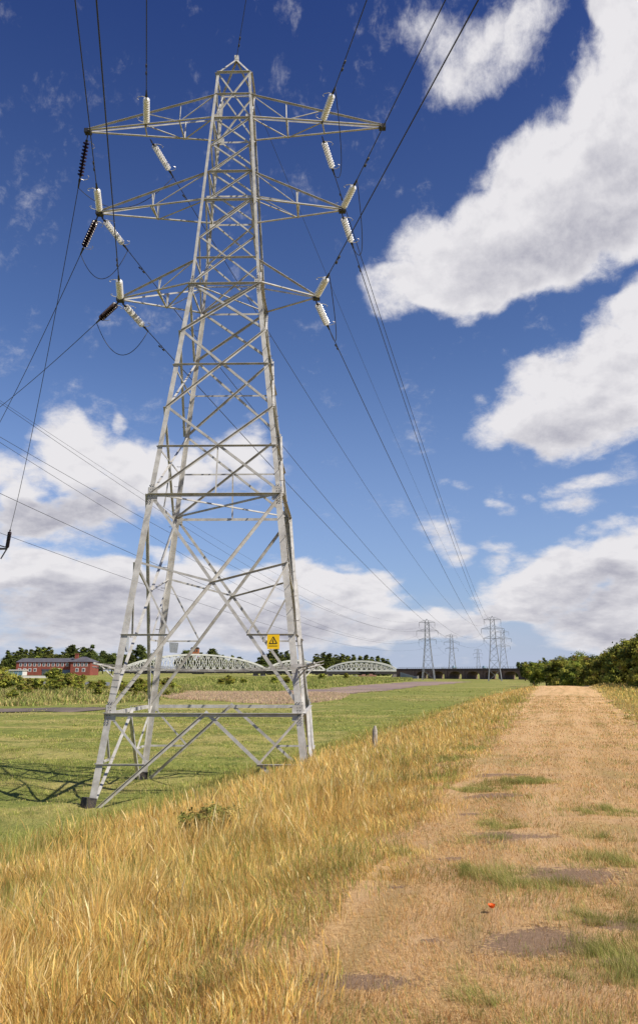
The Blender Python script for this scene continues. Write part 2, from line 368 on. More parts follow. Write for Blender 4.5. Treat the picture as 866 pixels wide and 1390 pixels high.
def sheet(name, pxs, m, dz, z=0.0, sub=None, kind='structure', label=None, cat=None):
    """ground sheet through the given outline, following the terrain"""
    pts = [onz(a, b_, z) for a, b_ in pxs]
    xs = np.array([p[0] for p in pts]); ys = np.array([p[1] for p in pts])
    out = []
    n = len(pts)
    for i in range(n):                         # roughen the outline
        a, b2 = pts[i], pts[(i + 1) % n]; k = max(2, min(40, int((b2 - a).length / 4)))
        for j in range(k):
            p = a.lerp(b2, j / k); r = (b2 - a).length / k * .35
            out.append((p[0] + random.uniform(-r, r), p[1] + random.uniform(-r, r) * .6))
    import bmesh
    bm = bmesh.new(); vs = [bm.verts.new((p[0], p[1], 0)) for p in out]; f = bm.faces.new(vs)
    bmesh.ops.triangulate(bm, faces=[f])
    for _ in range(3): bmesh.ops.subdivide_edges(bm, edges=[e for e in bm.edges if e.calc_length() > 7], cuts=1, use_grid_fill=False)
    bmesh.ops.triangulate(bm, faces=bm.faces[:])
    for v in bm.verts: v.co.z = Hf(v.co.x, v.co.y) + dz
    for f in bm.faces:
        f.normal_update()
        if f.normal.z < 0: f.normal_flip()
    me = bpy.data.meshes.new(name); bm.to_mesh(me); bm.free(); me.materials.append(m)
    o = bpy.data.objects.new(name, me); COL.objects.link(o); tag(o, label, cat, kind=kind); return o
M_mud = mat('tidal_mud', (0.200, 0.145, 0.130), 0.8, noise=(0.05, (0.30, 0.21, 0.16), .15), bump=(0.4, .5))
M_water = mat('river_water', (0.035, 0.040, 0.042), 0.25, noise=(0.03, (0.06, 0.06, 0.055), .2), bump=(0.8, .25), spec=.5)
M_field = mat('stubble_field', (0.42, 0.38, 0.12), 0.95, noise=(0.01, (0.33, 0.36, 0.11), .15), spec=.05)
M_creek = mat('creek_mud', (0.095, 0.082, 0.075), 0.9, noise=(0.12, (0.19, 0.15, 0.12), .15), bump=(1.0, .4), spec=.1)
sheet('river', [(-60, 926.5), (60, 925.5), (132, 926), (190, 928), (240, 930.5), (150, 931.5), (60, 932.5), (-60, 933)], M_water, 0.10)
sheet('creek', [(-40, 961.5), (50, 962), (105, 960.5), (150, 959.5), (215, 957.5), (217, 959.3), (150, 963), (100, 966.5), (40, 967), (-40, 967)], M_creek, 0.05)
sheet('mud_bank', [(372, 939), (440, 935), (500, 929.5), (560, 926.5), (640, 925.5), (615, 928), (570, 931.5), (530, 937), (480, 941.5), (430, 944), (380, 944)], M_mud, 0.05)
sheet('field', [(330, 918.8), (352, 915.6), (430, 915), (560, 915), (575, 917.2), (540, 919), (440, 919.6)], M_field, 0.06)

# ------------------------------------------------------------------ grass as loose ground cover
M_grass = leafmat('grass_blade', 0.38, 0.0)
def blades(name, x, y, h, w, bend, col, label, cat='grass', head=None, segs=3, z0=-0.02):
    n = len(x); z = H(x, y) + z0; a = rng.uniform(0, 2 * np.pi, n); la = rng.normal(0, .9, n) + 5.5 * patch(x, y, 1.2, 55)
    dx, dy = np.cos(a), np.sin(a); lx, ly = np.cos(la), np.sin(la)
    prof = [1.0, .85, .55] if segs == 3 else [1.0, .6]
    Vs = []
    lv = [0, .45, .8] if segs == 3 else [0, .55]
    for f, p in zip(lv, prof):
        ox = bend * h * f * f * lx; oy = bend * h * f * f * ly; zz = z + h * f * (1 - .35 * bend * f)
        ww = w * p * .5
        if head is not None and f > .7: ww = np.where(head, w * 1.5, ww)
        Vs += [np.stack([x + ox - dx * ww, y + oy - dy * ww, zz], -1), np.stack([x + ox + dx * ww, y + oy + dy * ww, zz], -1)]
    Vs.append(np.stack([x + bend * h * lx, y + bend * h * ly, z + h * (1 - .35 * bend)], -1))
    k = len(Vs); V = np.stack(Vs, 1).reshape(-1, 3); base = np.arange(n)[:, None] * k
    quads = np.concatenate([base + np.array([[2 * i, 2 * i + 1, 2 * i + 3, 2 * i + 2]]) for i in range(len(lv) - 1)], 0)
    tri = base + np.array([[k - 3, k - 2, k - 1]])
    o = np_mesh(name, V, quads, M_grass, np.repeat(col, k, 0), tri=tri); tag(o, label, cat, kind='stuff'); return o
def pal(n, cols, wts, var=.18):
    c = np.array(cols)[rng.choice(len(cols), n, p=np.array(wts) / sum(wts))]; return np.clip(c * rng.normal(1, var, (n, 1)), .01, .95)
def patch(x, y, sc, seed=0):      # smooth 0..1 patchiness
    r = np.random.default_rng(seed); v = 0
    for i in range(5):
        k = r.normal(0, 1, 2) * sc * (1 + i * .6); v = v + np.sin(x * k[0] + y * k[1] + r.uniform(0, 6) + 1.2 * np.sin(x * k[1] * .6 - y * k[0] * .7)) / (1 + .3 * i)
    return 1 / (1 + np.exp(-v * 1.3))
def scatter(n, s0, s1, q0, q1, pw=1.6):
    u = rng.uniform(0, 1, n); e = 1 - pw; s = (s0 ** e + u * (s1 ** e - s0 ** e)) ** (1 / e)
    q = rng.uniform(q0, q1, n); x, y = xy(q, s); return q, s, x, y
def infr(x, y, m=.12): return (np.abs(x) < (np.maximum(y, 0.1)) * (.40 + m) + 1.2) & (y > 1.5)
# tall golden grass on the slope
q, s, x, y = scatter(1100000, 3.0, 112, -12, -1.2, 1.62)
edge = -1.55 - .010 * s + .35 * np.sin(s * 1.9) + rng.normal(0, .25, len(s))
pt = patch(x, y, .9, 3); pt2 = patch(x, y, .35, 8)
k = infr(x, y) & (q < edge) & (q > -9.4 + 2.0 * (pt2 - .5) * 2 + rng.normal(0, 1.0, len(q)))
pf = patch(x, y, 4.5, 14); k &= rng.uniform(0, 1, len(q)) < (.35 + .65 * pt) * (.35 + .65 * pf)
q, s, x, y, pt, pt2, pf = (a[k] for a in (q, s, x, y, pt, pt2, pf)); n = len(q)
tall = np.clip((-1.2 - q) / 2.2, .35, 1) * np.clip((q + 13) / 3.5, .5, 1)
dist = np.hypot(x, y); h = rng.uniform(.18, .50, n) * tall * (.7 + .4 * pt2) * (.65 + .65 * pf) * np.clip(1.1 - dist / 90, .55, 1); w = np.maximum(.0028, dist * .00034) * rng.uniform(.6, 1.3, n)
col = pal(n, [(.76, .57, .20), (.70, .47, .13), (.52, .32, .10), (.86, .70, .36), (.36, .36, .085)], [4, 4, 1.8, 1.6, 1.5])
stalk = rng.uniform(0, 1, n) < .012; h[stalk] = rng.uniform(.5, .85, stalk.sum()) * tall[stalk]
gmix = (pt2 < .3) & (rng.uniform(0, 1, n) < .22) | (pf < .2) & (rng.uniform(0, 1, n) < .35) | (q < -7.9) & (rng.uniform(0, 1, n) < .55)
col[gmix] = pal(gmix.sum(), [(.32, .34, .09), (.46, .42, .13), (.22, .26, .07)], [2, 2, 1])
blades('dry_grass', x, y, h, w, rng.uniform(.08, .55, n), col, 'tall golden dry grass covering the slope below the path', head=rng.uniform(0, 1, n) < .15)
q, s, x, y = scatter(240000, 3.0, 60, -11, -1.3, 1.62); pu = patch(x, y, 2.3, 91) * patch(x, y, .7, 92)
k = infr(x, y) & (q < -1.6) & (q > -10.2 + rng.normal(0, .8, len(q))) & (rng.uniform(0, 1, len(q)) < pu ** .9)
q, s, x, y, pu = (a[k] for a in (q, s, x, y, pu)); n = len(q)
col = pal(n, [(.25, .29, .065), (.36, .37, .10), (.17, .20, .05), (.42, .27, .13)], [3, 3, 2, 1.2], .25)
blades('green_undergrowth', x, y, rng.uniform(.12, .42, n) * (.5 + pu), np.maximum(.003, np.hypot(x, y) * .0004), rng.uniform(.2, .8, n), col, 'green and brown undergrowth patches among the golden slope grass')
# right shoulder
q, s, x, y = scatter(150000, 6, 115, 1.2, 11, 1.5)
edge = 1.75 + .020 * s + .3 * np.sin(s * 1.5 + 1) + rng.normal(0, .35, len(s)); pt = patch(x, y, .8, 5)
k = infr(x, y) & (q > edge) & (rng.uniform(0, 1, len(q)) < .35 + .65 * pt)
q, s, x, y, pt, edge = (a[k] for a in (q, s, x, y, pt, edge)); n = len(q)
h = rng.uniform(.12, .42, n) * np.clip((q - edge + .5) / 2, .3, 1) * (.6 + .8 * pt); w = np.maximum(.003, np.hypot(x, y) * .0004) * rng.uniform(.7, 1.3, n)
col = pal(n, [(.74, .53, .20), (.68, .44, .13), (.40, .38, .13), (.28, .31, .08)], [4, 4, 2, 1.6])
blades('verge_grass', x, y, h, w, rng.uniform(.1, .6, n), col, 'pale dry grass on the verge right of the path', head=rng.uniform(0, 1, n) < .25)
# short grass of the path
q, s, x, y = scatter(380000, 3.4, 60, -2.6, 3.4, 1.9)
k = infr(x, y); q, s, x, y = (a[k] for a in (q, s, x, y)); n = len(q); keep = np.ones(n, bool)
for (cx_, cy_, rx, ry) in SOIL:
    d = np.hypot((x - cx_) / rx, (y - cy_) / ry) + .5 * (patch(x, y, 5, 2) - .5); keep &= ~((d < .85 + .25 * rng.normal(0, 1, n)) & (rng.uniform(0, 1, n) < .9))
q, s, x, y = (a[keep] for a in (q, s, x, y)); n = len(q); pt = patch(x, y, 1.6, 12); tk = patch(q * 4.2, s * .12, 1.0, 19); kk = rng.uniform(0, 1, n) < .35 + .65 * tk; q, s, x, y, pt, tk = (a[kk] for a in (q, s, x, y, pt, tk)); n = len(q)
h = rng.uniform(.012, .05, n) * (1 + .9 * pt); w = np.maximum(.0035, np.hypot(x, y) * .0006) * rng.uniform(.7, 1.3, n)
col = pal(n, [(.64, .43, .19), (.58, .34, .13), (.44, .26, .10), (.74, .55, .29), (.32, .32, .09)], [4, 4, 2.4, 1.2, 1.4])
g_ = (pt > .66) & (tk > .4) & (rng.uniform(0, 1, n) < .35); col[g_] = pal(g_.sum(), [(.36, .35, .11), (.27, .30, .08)], [1, 1])
blades('path_grass', x, y, h, w, rng.uniform(.2, .9, n), col, 'short sun-scorched grass on the mown path', segs=2, z0=-.004)
# green tufts round the bare soil
gx, gy = [], []
for (cx_, cy_, r) in TUFT:
    m_ = int(4200 * r * r / .1); a_ = rng.uniform(0, 6.283, m_); rr = r * np.sqrt(rng.uniform(0, 1, m_)) * (1 + .3 * np.sin(a_ * 3 + cx_))
    gx.append(cx_ + rr * np.cos(a_) * 1.2); gy.append(cy_ + rr * np.sin(a_) * .75)
x = np.concatenate(gx); y = np.concatenate(gy); k = rng.uniform(0, 1, len(x)) < (patch(x, y, 5, 9) ** 2) * 1.1; x, y = x[k], y[k]; n = len(x)
col = pal(n, [(.24, .28, .07), (.36, .36, .11), (.58, .48, .20)], [3, 3, 1.6])
blades('green_grass_tufts', x, y, rng.uniform(.03, .12, n) * (.5 + patch(x, y, 6, 23)), np.maximum(.003, np.hypot(x, y) * .0004), rng.uniform(.2, .8, n), col, 'green grass tufts round the bare soil patches on the path', segs=2)
# meadow
q, s, x, y = scatter(300000, 9, 75, -34, -8.6, 1.5)
pt = patch(x, y, .7, 21); k = infr(x, y) & (q < -9.2 + rng.normal(0, .8, len(q))) & (rng.uniform(0, 1, len(q)) < .3 + .7 * pt)
q, s, x, y, pt = (a[k] for a in (q, s, x, y, pt)); n = len(q)
h = rng.uniform(.04, .13, n) * (.6 + .9 * pt) * (1 + 2.2 * sm((q + 13.5) / 4)); w = np.maximum(.004, np.hypot(x, y) * .0005)
col = pal(n, [(.24, .29, .06), (.35, .38, .09), (.50, .46, .15), (.66, .52, .23)], [3, 4, 2.6, 1.4]) * (.65 + .6 * patch(x, y, 1.4, 77))[:, None]
blades('meadow_grass', x, y, h, w, rng.uniform(.2, .9, n), col, 'short green grass of the low meadow', segs=2)
# reddish reeds band on the far side of the meadow
pl = [onz(*p) for p in [(195, 947), (300, 941), (360, 940), (420, 941), (450, 941), (475, 943), (462, 950), (430, 954), (370, 956.5), (300, 952), (230, 951)]]
PX = np.array([(p[0], p[1]) for p in pl])
x = rng.uniform(PX[:, 0].min(), PX[:, 0].max(), 160000); y = rng.uniform(PX[:, 1].min(), PX[:, 1].max(), 160000)
ins = np.zeros(len(x), bool)
for i in range(len(PX)):
    a_, b_ = PX[i], PX[(i + 1) % len(PX)]
    c_ = ((a_[1] > y) != (b_[1] > y)) & (x < (b_[0] - a_[0]) * (y - a_[1]) / (b_[1] - a_[1] + 1e-9) + a_[0]); ins ^= c_
k = ins & (rng.uniform(0, 1, len(x)) < .25 + .75 * patch(x, y, .25, 31)); x, y = x[k], y[k]; n = len(x)
blades('reed_bed', x, y, rng.uniform(.15, .5, n), np.full(n, .07), rng.uniform(.1, .6, n), pal(n, [(.60, .40, .30), (.66, .46, .32), (.48, .34, .27), (.56, .50, .22)], [4, 3, 2, 1.5]), 'band of reddish brown seeding grass beyond the green meadow', 'reeds', segs=2)

def inpoly(x, y, PX):
    ins = np.zeros(len(x), bool)
    for i in range(len(PX)):
        a_, b_ = PX[i], PX[(i + 1) % len(PX)]
        ins ^= ((a_[1] > y) != (b_[1] > y)) & (x < (b_[0] - a_[0]) * (y - a_[1]) / (b_[1] - a_[1] + 1e-9) + a_[0])
    return ins
def rough(name, outline, n, h0, h1, w, cols, wts, label, sc, seed):
    PX = np.array([tuple(onz(*p))[:2] for p in outline]); x = rng.uniform(PX[:, 0].min(), PX[:, 0].max(), n * 2); y = rng.uniform(PX[:, 1].min(), PX[:, 1].max(), n * 2)
    pt = patch(x, y, sc, seed); k = inpoly(x, y, PX) & (rng.uniform(0, 1, len(x)) < .15 + .85 * pt); x, y, pt = x[k], y[k], pt[k]; m_ = len(x)
    blades(name, x, y, rng.uniform(h0, h1, m_) * (.4 + 1.2 * pt ** 2), np.full(m_, w), rng.uniform(.1, .9, m_), pal(m_, cols, wts, .25), label, 'grass', segs=2)
rough('bank_grass', [(-70, 959), (60, 959), (150, 956), (215, 953), (290, 939), (290, 934), (200, 936), (100, 938), (-70, 938)], 90000, .35, 1.1, .16, [(.60, .46, .20), (.46, .38, .15), (.34, .36, .10), (.22, .26, .07), (.36, .27, .13)], [1.6, 1.6, 3, 3, 1.5], 'rough dry and green grass on the near river bank at the left', .16, 41)
rough('far_bank_grass', [(150, 937), (240, 939), (330, 940), (420, 936), (480, 930), (560, 925.5), (560, 922.5), (440, 922), (330, 923), (230, 925), (150, 929)], 90000, .3, 1.0, .22, [(.28, .30, .08), (.38, .36, .11), (.20, .23, .06), (.56, .46, .19)], [3, 3, 2, 1.6], 'rough green grass bank between the reddish reeds and the bridge', .10, 43)
# tussocks of the open meadow
q, s, x, y = scatter(260000, 26, 230, -150, -11, 1.2); pt = patch(x, y * .45, .22, 61) ; k = infr(x, y) & (rng.uniform(0, 1, len(q)) < pt ** 2) & (y < 190)
q, s, x, y, pt = (a[k] for a in (q, s, x, y, pt)); n = len(q); pc = patch(x, y * .4, .12, 62)[:, None]
col = pal(n, [(.46, .42, .14), (.36, .38, .10), (.54, .40, .19)], [3, 3, 1.2], .25) * pc + pal(n, [(.20, .26, .06), (.27, .32, .08)], [1, 1], .25) * (1 - pc)
blades('meadow_tussocks', x, y, rng.uniform(.06, .20, n), np.maximum(.02, np.hypot(x, y) * .0009), rng.uniform(.3, .9, n), col, 'olive and straw coloured tussocks scattered over the open meadow', segs=2)
# ------------------------------------------------------------------ vegetation
M_leaf = leafmat('foliage', 0.42, 0.14); M_bark = mat('bark', (0.12, 0.09, 0.06), 0.9, noise=(3, (0.2, 0.16, 0.11), .2))
def crown(blobs, n, leaf, cols, wts, seed, clump=.22):
    """leaf-sized faces in many small clumps spread through ellipsoids (cx,cy,cz,rx,ry,rz)"""
    r = np.random.default_rng(seed); vol = np.array([b[3] * b[4] * b[5] for b in blobs]) ** .7; vol /= vol.sum()
    nc = max(30, n // 45); bi = r.choice(len(blobs), nc, p=vol); B = np.array(blobs)[bi]
    d = r.normal(0, 1, (nc, 3)); d /= np.linalg.norm(d, axis=1)[:, None]
    rad = r.uniform(.35, 1.0, nc) ** .55 * r.normal(1, .10, nc)
    cc = B[:, :3] + d * B[:, 3:] * rad[:, None]; ccol = np.array(cols)[r.choice(len(cols), nc, p=np.array(wts) / sum(wts))] * r.normal(1, .16, (nc, 1))
    ci = r.integers(0, nc, n); sz = B[ci, 3:].min(1) * clump * r.uniform(.6, 1.4, nc)[ci]
    c = cc[ci] + r.normal(0, 1, (n, 3)) * sz[:, None] * np.array([1, 1, .75]); c[:, 2] = np.maximum(c[:, 2], .05)
    nrm = d[ci] * 1.0 + r.normal(0, .55, (n, 3)) + np.array([0.25, -0.1, .7]); nrm /= np.linalg.norm(nrm, axis=1)[:, None]
    u = np.cross(nrm, r.normal(0, 1, (n, 3))); u /= np.linalg.norm(u, axis=1)[:, None]; v = np.cross(nrm, u)
    l = leaf * r.uniform(.6, 1.4, (n, 1)); u *= l * .5; v *= l * .32
    V = np.stack([c - u, c - v, c + u, c + v], 1).reshape(-1, 3)
    col = np.clip(ccol[ci] * r.normal(1, .12, (n, 1)), .008, .6)
    return V, np.arange(n * 4).reshape(-1, 4), np.repeat(col, 4, 0)
GREEN = [(.105, .130, .040), (.150, .175, .048), (.19, .21, .060), (.080, .100, .036)]; GW = [3, 3, 2, 2]
YG = [(.24, .27, .05), (.36, .36, .065), (.46, .42, .09), (.09, .115, .03), (.30, .22, .07)]
def plant(name, blobs, n, leaf, cols, wts, seed, trunk, loc=(0, 0, 0), clump=.22):
    root = empty(name, loc)
    V, Fq, c = crown(blobs, n, leaf, cols, wts, seed, clump); np_mesh('crown', V, Fq, M_leaf, c, root)
    m = MB(); r = random.Random(seed); h, rt = trunk
    for _ in range(1 if h > 3 or rt > .2 else 3):
        b0 = Vector((r.uniform(-.1, .1), r.uniform(-.1, .1), -.2)); m.tube([b0, (b0[0] * .5 + r.uniform(-.1, .1), 0, h * .5), (r.uniform(-.2, .2), r.uniform(-.2, .2), h)], [rt, rt * .7, rt * .35], 6)
    for i in range(7):
        B = blobs[i % len(blobs)]; z = h * r.uniform(.35, .8)
        m.tube([(0, 0, z), ((B[0] + r.uniform(-.4, .4) * B[3]) * .6, (B[1] + r.uniform(-.4, .4) * B[4]) * .6, (z + B[2]) * .55), (B[0] + r.uniform(-.5, .5) * B[3], B[1] + r.uniform(-.5, .5) * B[4], B[2] + r.uniform(-.2, .5) * B[5])], [rt * .5, rt * .35, rt * .12], 5)
    m.build('trunk', M_bark, root, True); return root
def blobset(seed, n, w, h, z0):
    r = random.Random(seed); out = []
    for i in range(n):
        a = r.uniform(0, 6.28); k = r.uniform(.1, .62); z = z0 + (h - z0) * r.uniform(.18, .82); q_ = 1 - .45 * (z - z0) / (h - z0)
        out.append((math.cos(a) * w * k * q_, math.sin(a) * w * k * q_, z, w * r.uniform(.3, .5) * q_, w * r.uniform(.3, .5) * q_, (h - z0) * r.uniform(.16, .28)))
    return out
# prototypes, unit sized for their height; they are moved into place as first copies
PROTO = {}
def proto(kind, mk): PROTO[kind] = [mk(i) for i in range(3 if kind != 'tree' else 4)]
proto('tree', lambda i: plant('tree', blobset(40 + i, 9, 5.4, 13, 2.0), 12000, .62, GREEN, GW, 60 + i, (7.5, .35), clump=.26))
proto('poplar_tree', lambda i: plant('poplar_tree', [(0, 0, z, 2.0 - .09 * abs(z - 5) - (z > 11) * .6, 2.0 - .09 * abs(z - 5), 1.9) for z in (2.8, 5, 7.2, 9.4, 11.6, 13.2)], 9000, .6, YG[:1] + GREEN, [1, 2, 2, 1, 2], 80 + i, (11, .3), clump=.34))
proto('hedge_bush', lambda i: plant('hedge_bush', blobset(100 + i, 12, 3.6, 5.6, .3), 15000, .22, YG + GREEN[:2], [3, 4, 3, 1.2, .8, 2, 2], 120 + i, (2.6, .14), clump=.20))
proto('shrub', lambda i: plant('shrub', blobset(140 + i, 8, 1.7, 2.2, .0), 6500, .16, YG, [3, 3, 2, 2, 1], 160 + i, (1.1, .05), clump=.22))
used = set(); PC = {}
def place(kind, var, x, y, hscale, wscale=None, rz=None, label='', cat='tree', group=None, z=None):
    src = PROTO[kind][var % len(PROTO[kind])]
    if (kind, var % len(PROTO[kind])) in used: o = copy_tree(src)
    else: used.add((kind, var % len(PROTO[kind]))); o = src
    o.location = (x, y, (Hf(x, y) if z is None else z) - .05); o.rotation_euler = (0, 0, random.uniform(0, 6.28) if rz is None else rz)
    w_ = wscale or hscale; o.scale = (w_, w_, hscale); tag(o, label, cat, group); return o
# hedge right of the path
HB = [(68,8.6,3.6),(75,8.0,5.0),(80,10.4,6.4),(86,8.4,6.0),(92,11.5,7.6),(97,8.2,6.4),(103,11,7.6),(109,8.2,6.4),(116,11,7.8),(121,7,6.0),(128,10,7.4),(133,5.2,6.2),
      (140,8.5,7.4),(147,2.6,6.4),(154,6,7.4),(164,.4,6.6),(172,4,7.6),(186,-2.6,6.8),(200,1,7.6),(96,15,7.4),(112,16,8.0),(215,-6,7.0)]
HB = sorted(HB, key=lambda b: -xy(b[1], b[0])[0] / xy(b[1], b[0])[1])
look = ['dark green', 'yellow green', 'bushy mid green', 'pale topped green', 'rounded olive green']
for i, (s, q, h) in enumerate(HB):
    x, y = xy(q, s)
    place('hedge_bush', i, x, y, h / 5.9, h / 5.9 * random.uniform(.95, 1.2), label=f'{ORD[i]} bush from the right edge in the hedge at the end of the path', cat='bush', group='bushes in the hedge right of the path')
def tx(px, y): return at(px, 911, y)[0]
# dark trees seen behind the viaduct's right end
for i, (px, y, h) in enumerate([(704, 420, 8), (712, 330, 8.5), (724, 330, 8), (737, 320, 9)]):
    place('tree', i, tx(px, y), y, h / 13, h / 13 * .95, label=f'{ORD[i]} tree from the left between viaduct and hedge', group='trees between viaduct and hedge')
# trees behind the brick building
row = [(4, 430, 896, 'p'), (10, 440, 884, 'p'), (17, 430, 886, 'p'), (25, 440, 880, 'p'), (33, 430, 883, 'p'), (41, 440, 882, 'p'), (49, 430, 879, 'p'), (58, 440, 880, 'p'), (66, 430, 879, 'p'), (75, 440, 884, 't'), (83, 430, 883, 't'), (95, 440, 876, 't'),
       (104, 450, 881, 'p'), (112, 450, 880, 'p'), (125, 425, 873, 't'), (140, 440, 884, 't'), (152, 430, 882, 't'), (165, 440, 884, 't'), (178, 430, 880, 't'), (190, 430, 876, 't'), (201, 440, 882, 't'), (212, 450, 889, 't'), (-8, 430, 888, 't')]
row.sort()
for i, (px, y, top, k) in enumerate(row):
    if px > 138: y += 110
    gz = Hf(tx(px, y), y); h = at(px, top, y)[2] - gz
    if k == 'p': place('poplar_tree', i, tx(px, y), y, h / 14.6, h / 14.6 * 1.6, label=f'{ORD[i]} tree from the left behind the red brick building, slender', group='trees behind the brick building')
    else: place('tree', i, tx(px, y), y, h / 13.4, h / 13.4 * 1.15, label=f'{ORD[i]} tree from the left behind the red brick building, rounded', group='trees behind the brick building')
row = [(246, 620, 889, 't'), (256, 620, 878, 't'), (272, 620, 884, 't'), (287, 600, 881, 't'), (297, 600, 884, 't'), (306, 640, 893, 't'), (315, 640, 890, 'p'), (324, 640, 892, 't'), (333, 640, 893, 't'), (341, 640, 897, 't'), (350, 560, 891, 't'), (358, 560, 890, 't'),
       (366, 600, 884, 'p'), (374, 600, 882, 'p'), (382, 600, 886, 'p'), (390, 600, 884, 'p'), (398, 600, 887, 'p'), (410, 600, 889, 'p')]
for i, (px, y, top, k) in enumerate(row):
    gz = Hf(tx(px, y), y); h = at(px, top, y)[2] - gz
    place('poplar_tree' if k == 'p' else 'tree', i + 1, tx(px, y), y, h / (14.6 if k == 'p' else 13.4), h / 13.4 * 1.35, label=f'{ORD[i]} tree from the left beyond the long swing span', group='trees beyond the long swing span')
row = [(430, 888), (440, 886), (447, 888), (456, 889), (464, 888), (472, 891), (480, 889), (489, 891), (497, 890), (505, 892), (513, 891), (520, 894), (526, 895)]
for i, (px, top) in enumerate(row):
    y = 620 + 12 * (i % 2); gz = Hf(tx(px, y), y); h = at(px, top, y)[2] - gz
    place('poplar_tree', i, tx(px, y), y, h / 14.6, h / 14.6 * 1.7, label=f'{ORD[i]} poplar from the left beyond the right-hand truss span', group='poplars beyond the right-hand truss span')
# low distant wood on the horizon: one mass nobody could count
V, Fq, c = crown([(x_, 0, 1.5, 22, 8, random.uniform(2.5, 5.5)) for x_ in range(-520, 900, 26)], 16000, 2.2, GREEN, GW, 5, .35)
V[:, 1] += 1150; np_mesh('distant_wood', V, Fq, M_leaf, c); tag(bpy.data.objects['distant_wood'], 'low dark strip of woodland along the far horizon', 'woodland', kind='stuff')
# shrubs on the river bank: (px, base row, height px, kind)
SH = [(3, 946, 32), (20, 953, 14), (36, 950, 12), (86, 948, 28), (76, 949, 20), (107, 948, 14), (124, 942, 14), (132, 944, 16), (154, 940, 14), (170, 946, 20), (184, 947, 26), (197, 944, 18), (209, 942, 14), (222, 940, 12), (240, 938, 12), (300, 930, 9), (314, 931, 13),
      (372, 928, 9), (390, 928, 9), (436, 926, 9), (470, 924, 8), (68, 921, 14), (76, 921, 17), (104, 921, 9), (112, 921, 8), (2, 922, 14), (18, 921, 8), (330, 928, 7), (57, 946, 9)]
for j in range(34): SH.append((random.uniform(-10, 236), random.uniform(933, 951), random.uniform(10, 22)))
SH = sorted(SH)
for i, (px, by, hp) in enumerate(SH):
    p = onz(px, by, 0) if by > 925 else at(px, by, 322); y = min(p[1], 330); d = y
    h = hp / F * d * 1.05; x = at(px, by, y)[0]
    if 150 < px < 245: h *= .7
    place('shrub', i, x, y, h / 2.2, h / 2.2 * random.uniform(1.1, 1.35), label=f'{ordn(i)} shrub from the left along the river bank', cat='shrub', group='shrubs along the river bank')
# leafy weeds in the golden slope
M_weed = M_leaf
WD = [((-1.35, 11.3), .55, 'dark leafy weed clump in the golden grass before the pylon'), ((.75, 6.6), .0, '')]
for (wx, wy), h, lb in WD[:1]:
    w_ = plant('weed_clump', [(0, 0, .2, .36, .3, .2), (.3, .1, .15, .25, .2, .16), (-.26, .05, .18, .25, .2, .18)], 3500, .04, [(.26, .25, .07), (.38, .28, .11), (.18, .19, .055)], [2, 2, 1], 11, (.3, .008), (wx, wy, Hf(wx, wy) + .12))
    tag(w_, lb, 'weed')

# ------------------------------------------------------------------ the near pylon
M_steel = mat('galvanised_steel', (0.49, 0.475, 0.445), 0.6, 0.0, noise=(3.5, (0.31, 0.295, 0.27), .22), bump=(60, .08), spec=.4)
M_steel2 = mat('weathered_bolts', (0.16, 0.15, 0.14), 0.6, 0.3)
M_boot = mat('bitumen_boot', (0.018, 0.018, 0.020), 0.7, noise=(6, (0.06, 0.05, 0.045), .1))
M_concrete = mat('concrete', (0.33, 0.32, 0.30), 0.9, noise=(4, (0.24, 0.23, 0.21), .2))
M_yellow = mat('sign_yellow', (0.82, 0.52, 0.01), 0.45, noise=(5, (0.72, 0.45, 0.012), .2))
M_black = mat('sign_black', (0.02, 0.02, 0.02), 0.5)
M_plate = mat('grey_plate', (0.36, 0.38, 0.40), 0.5, 0.2, noise=(6, (0.28, 0.3, 0.31), .2))
M_dark = mat('dark_fitting', (0.045, 0.042, 0.042), 0.5, 0.5)
M_wire = mat('aluminium_conductor', (0.040, 0.040, 0.045), 0.55, 0.3)
M_barb = mat('barbed_wire', (0.30, 0.28, 0.26), 0.6, 0.3)
LV = [(-.35, 4.16), (2.64, 2.92), (9.48, 2.167), (12.59, 1.815), (15.53, 1.48), (17.45, 1.257), (19.45, 1.02), (21.10, .851), (22.34, .80), (23.55, .755), (24.75, .716), (26.87, .665)]
LV[0] = (-.35, 2.92 + (2.92 - 2.167) / (9.48 - 2.64) * 2.99)
def hw(z): return float(np.interp(z, [a for a, b in LV], [b for a, b in LV]))
TC = Vector((-3.345, 27.6, 0)); TY = -.0231
pyl = empty('electricity_pylon', TC, TY, 'tall grey steel lattice pylon standing nearest, with three crossarms each side', 'pylon')
CN = [(-1, -1), (1, -1), (1, 1), (-1, 1)]
def cor(c, z): w = hw(z); return Vector((c[0] * w, c[1] * w, z))
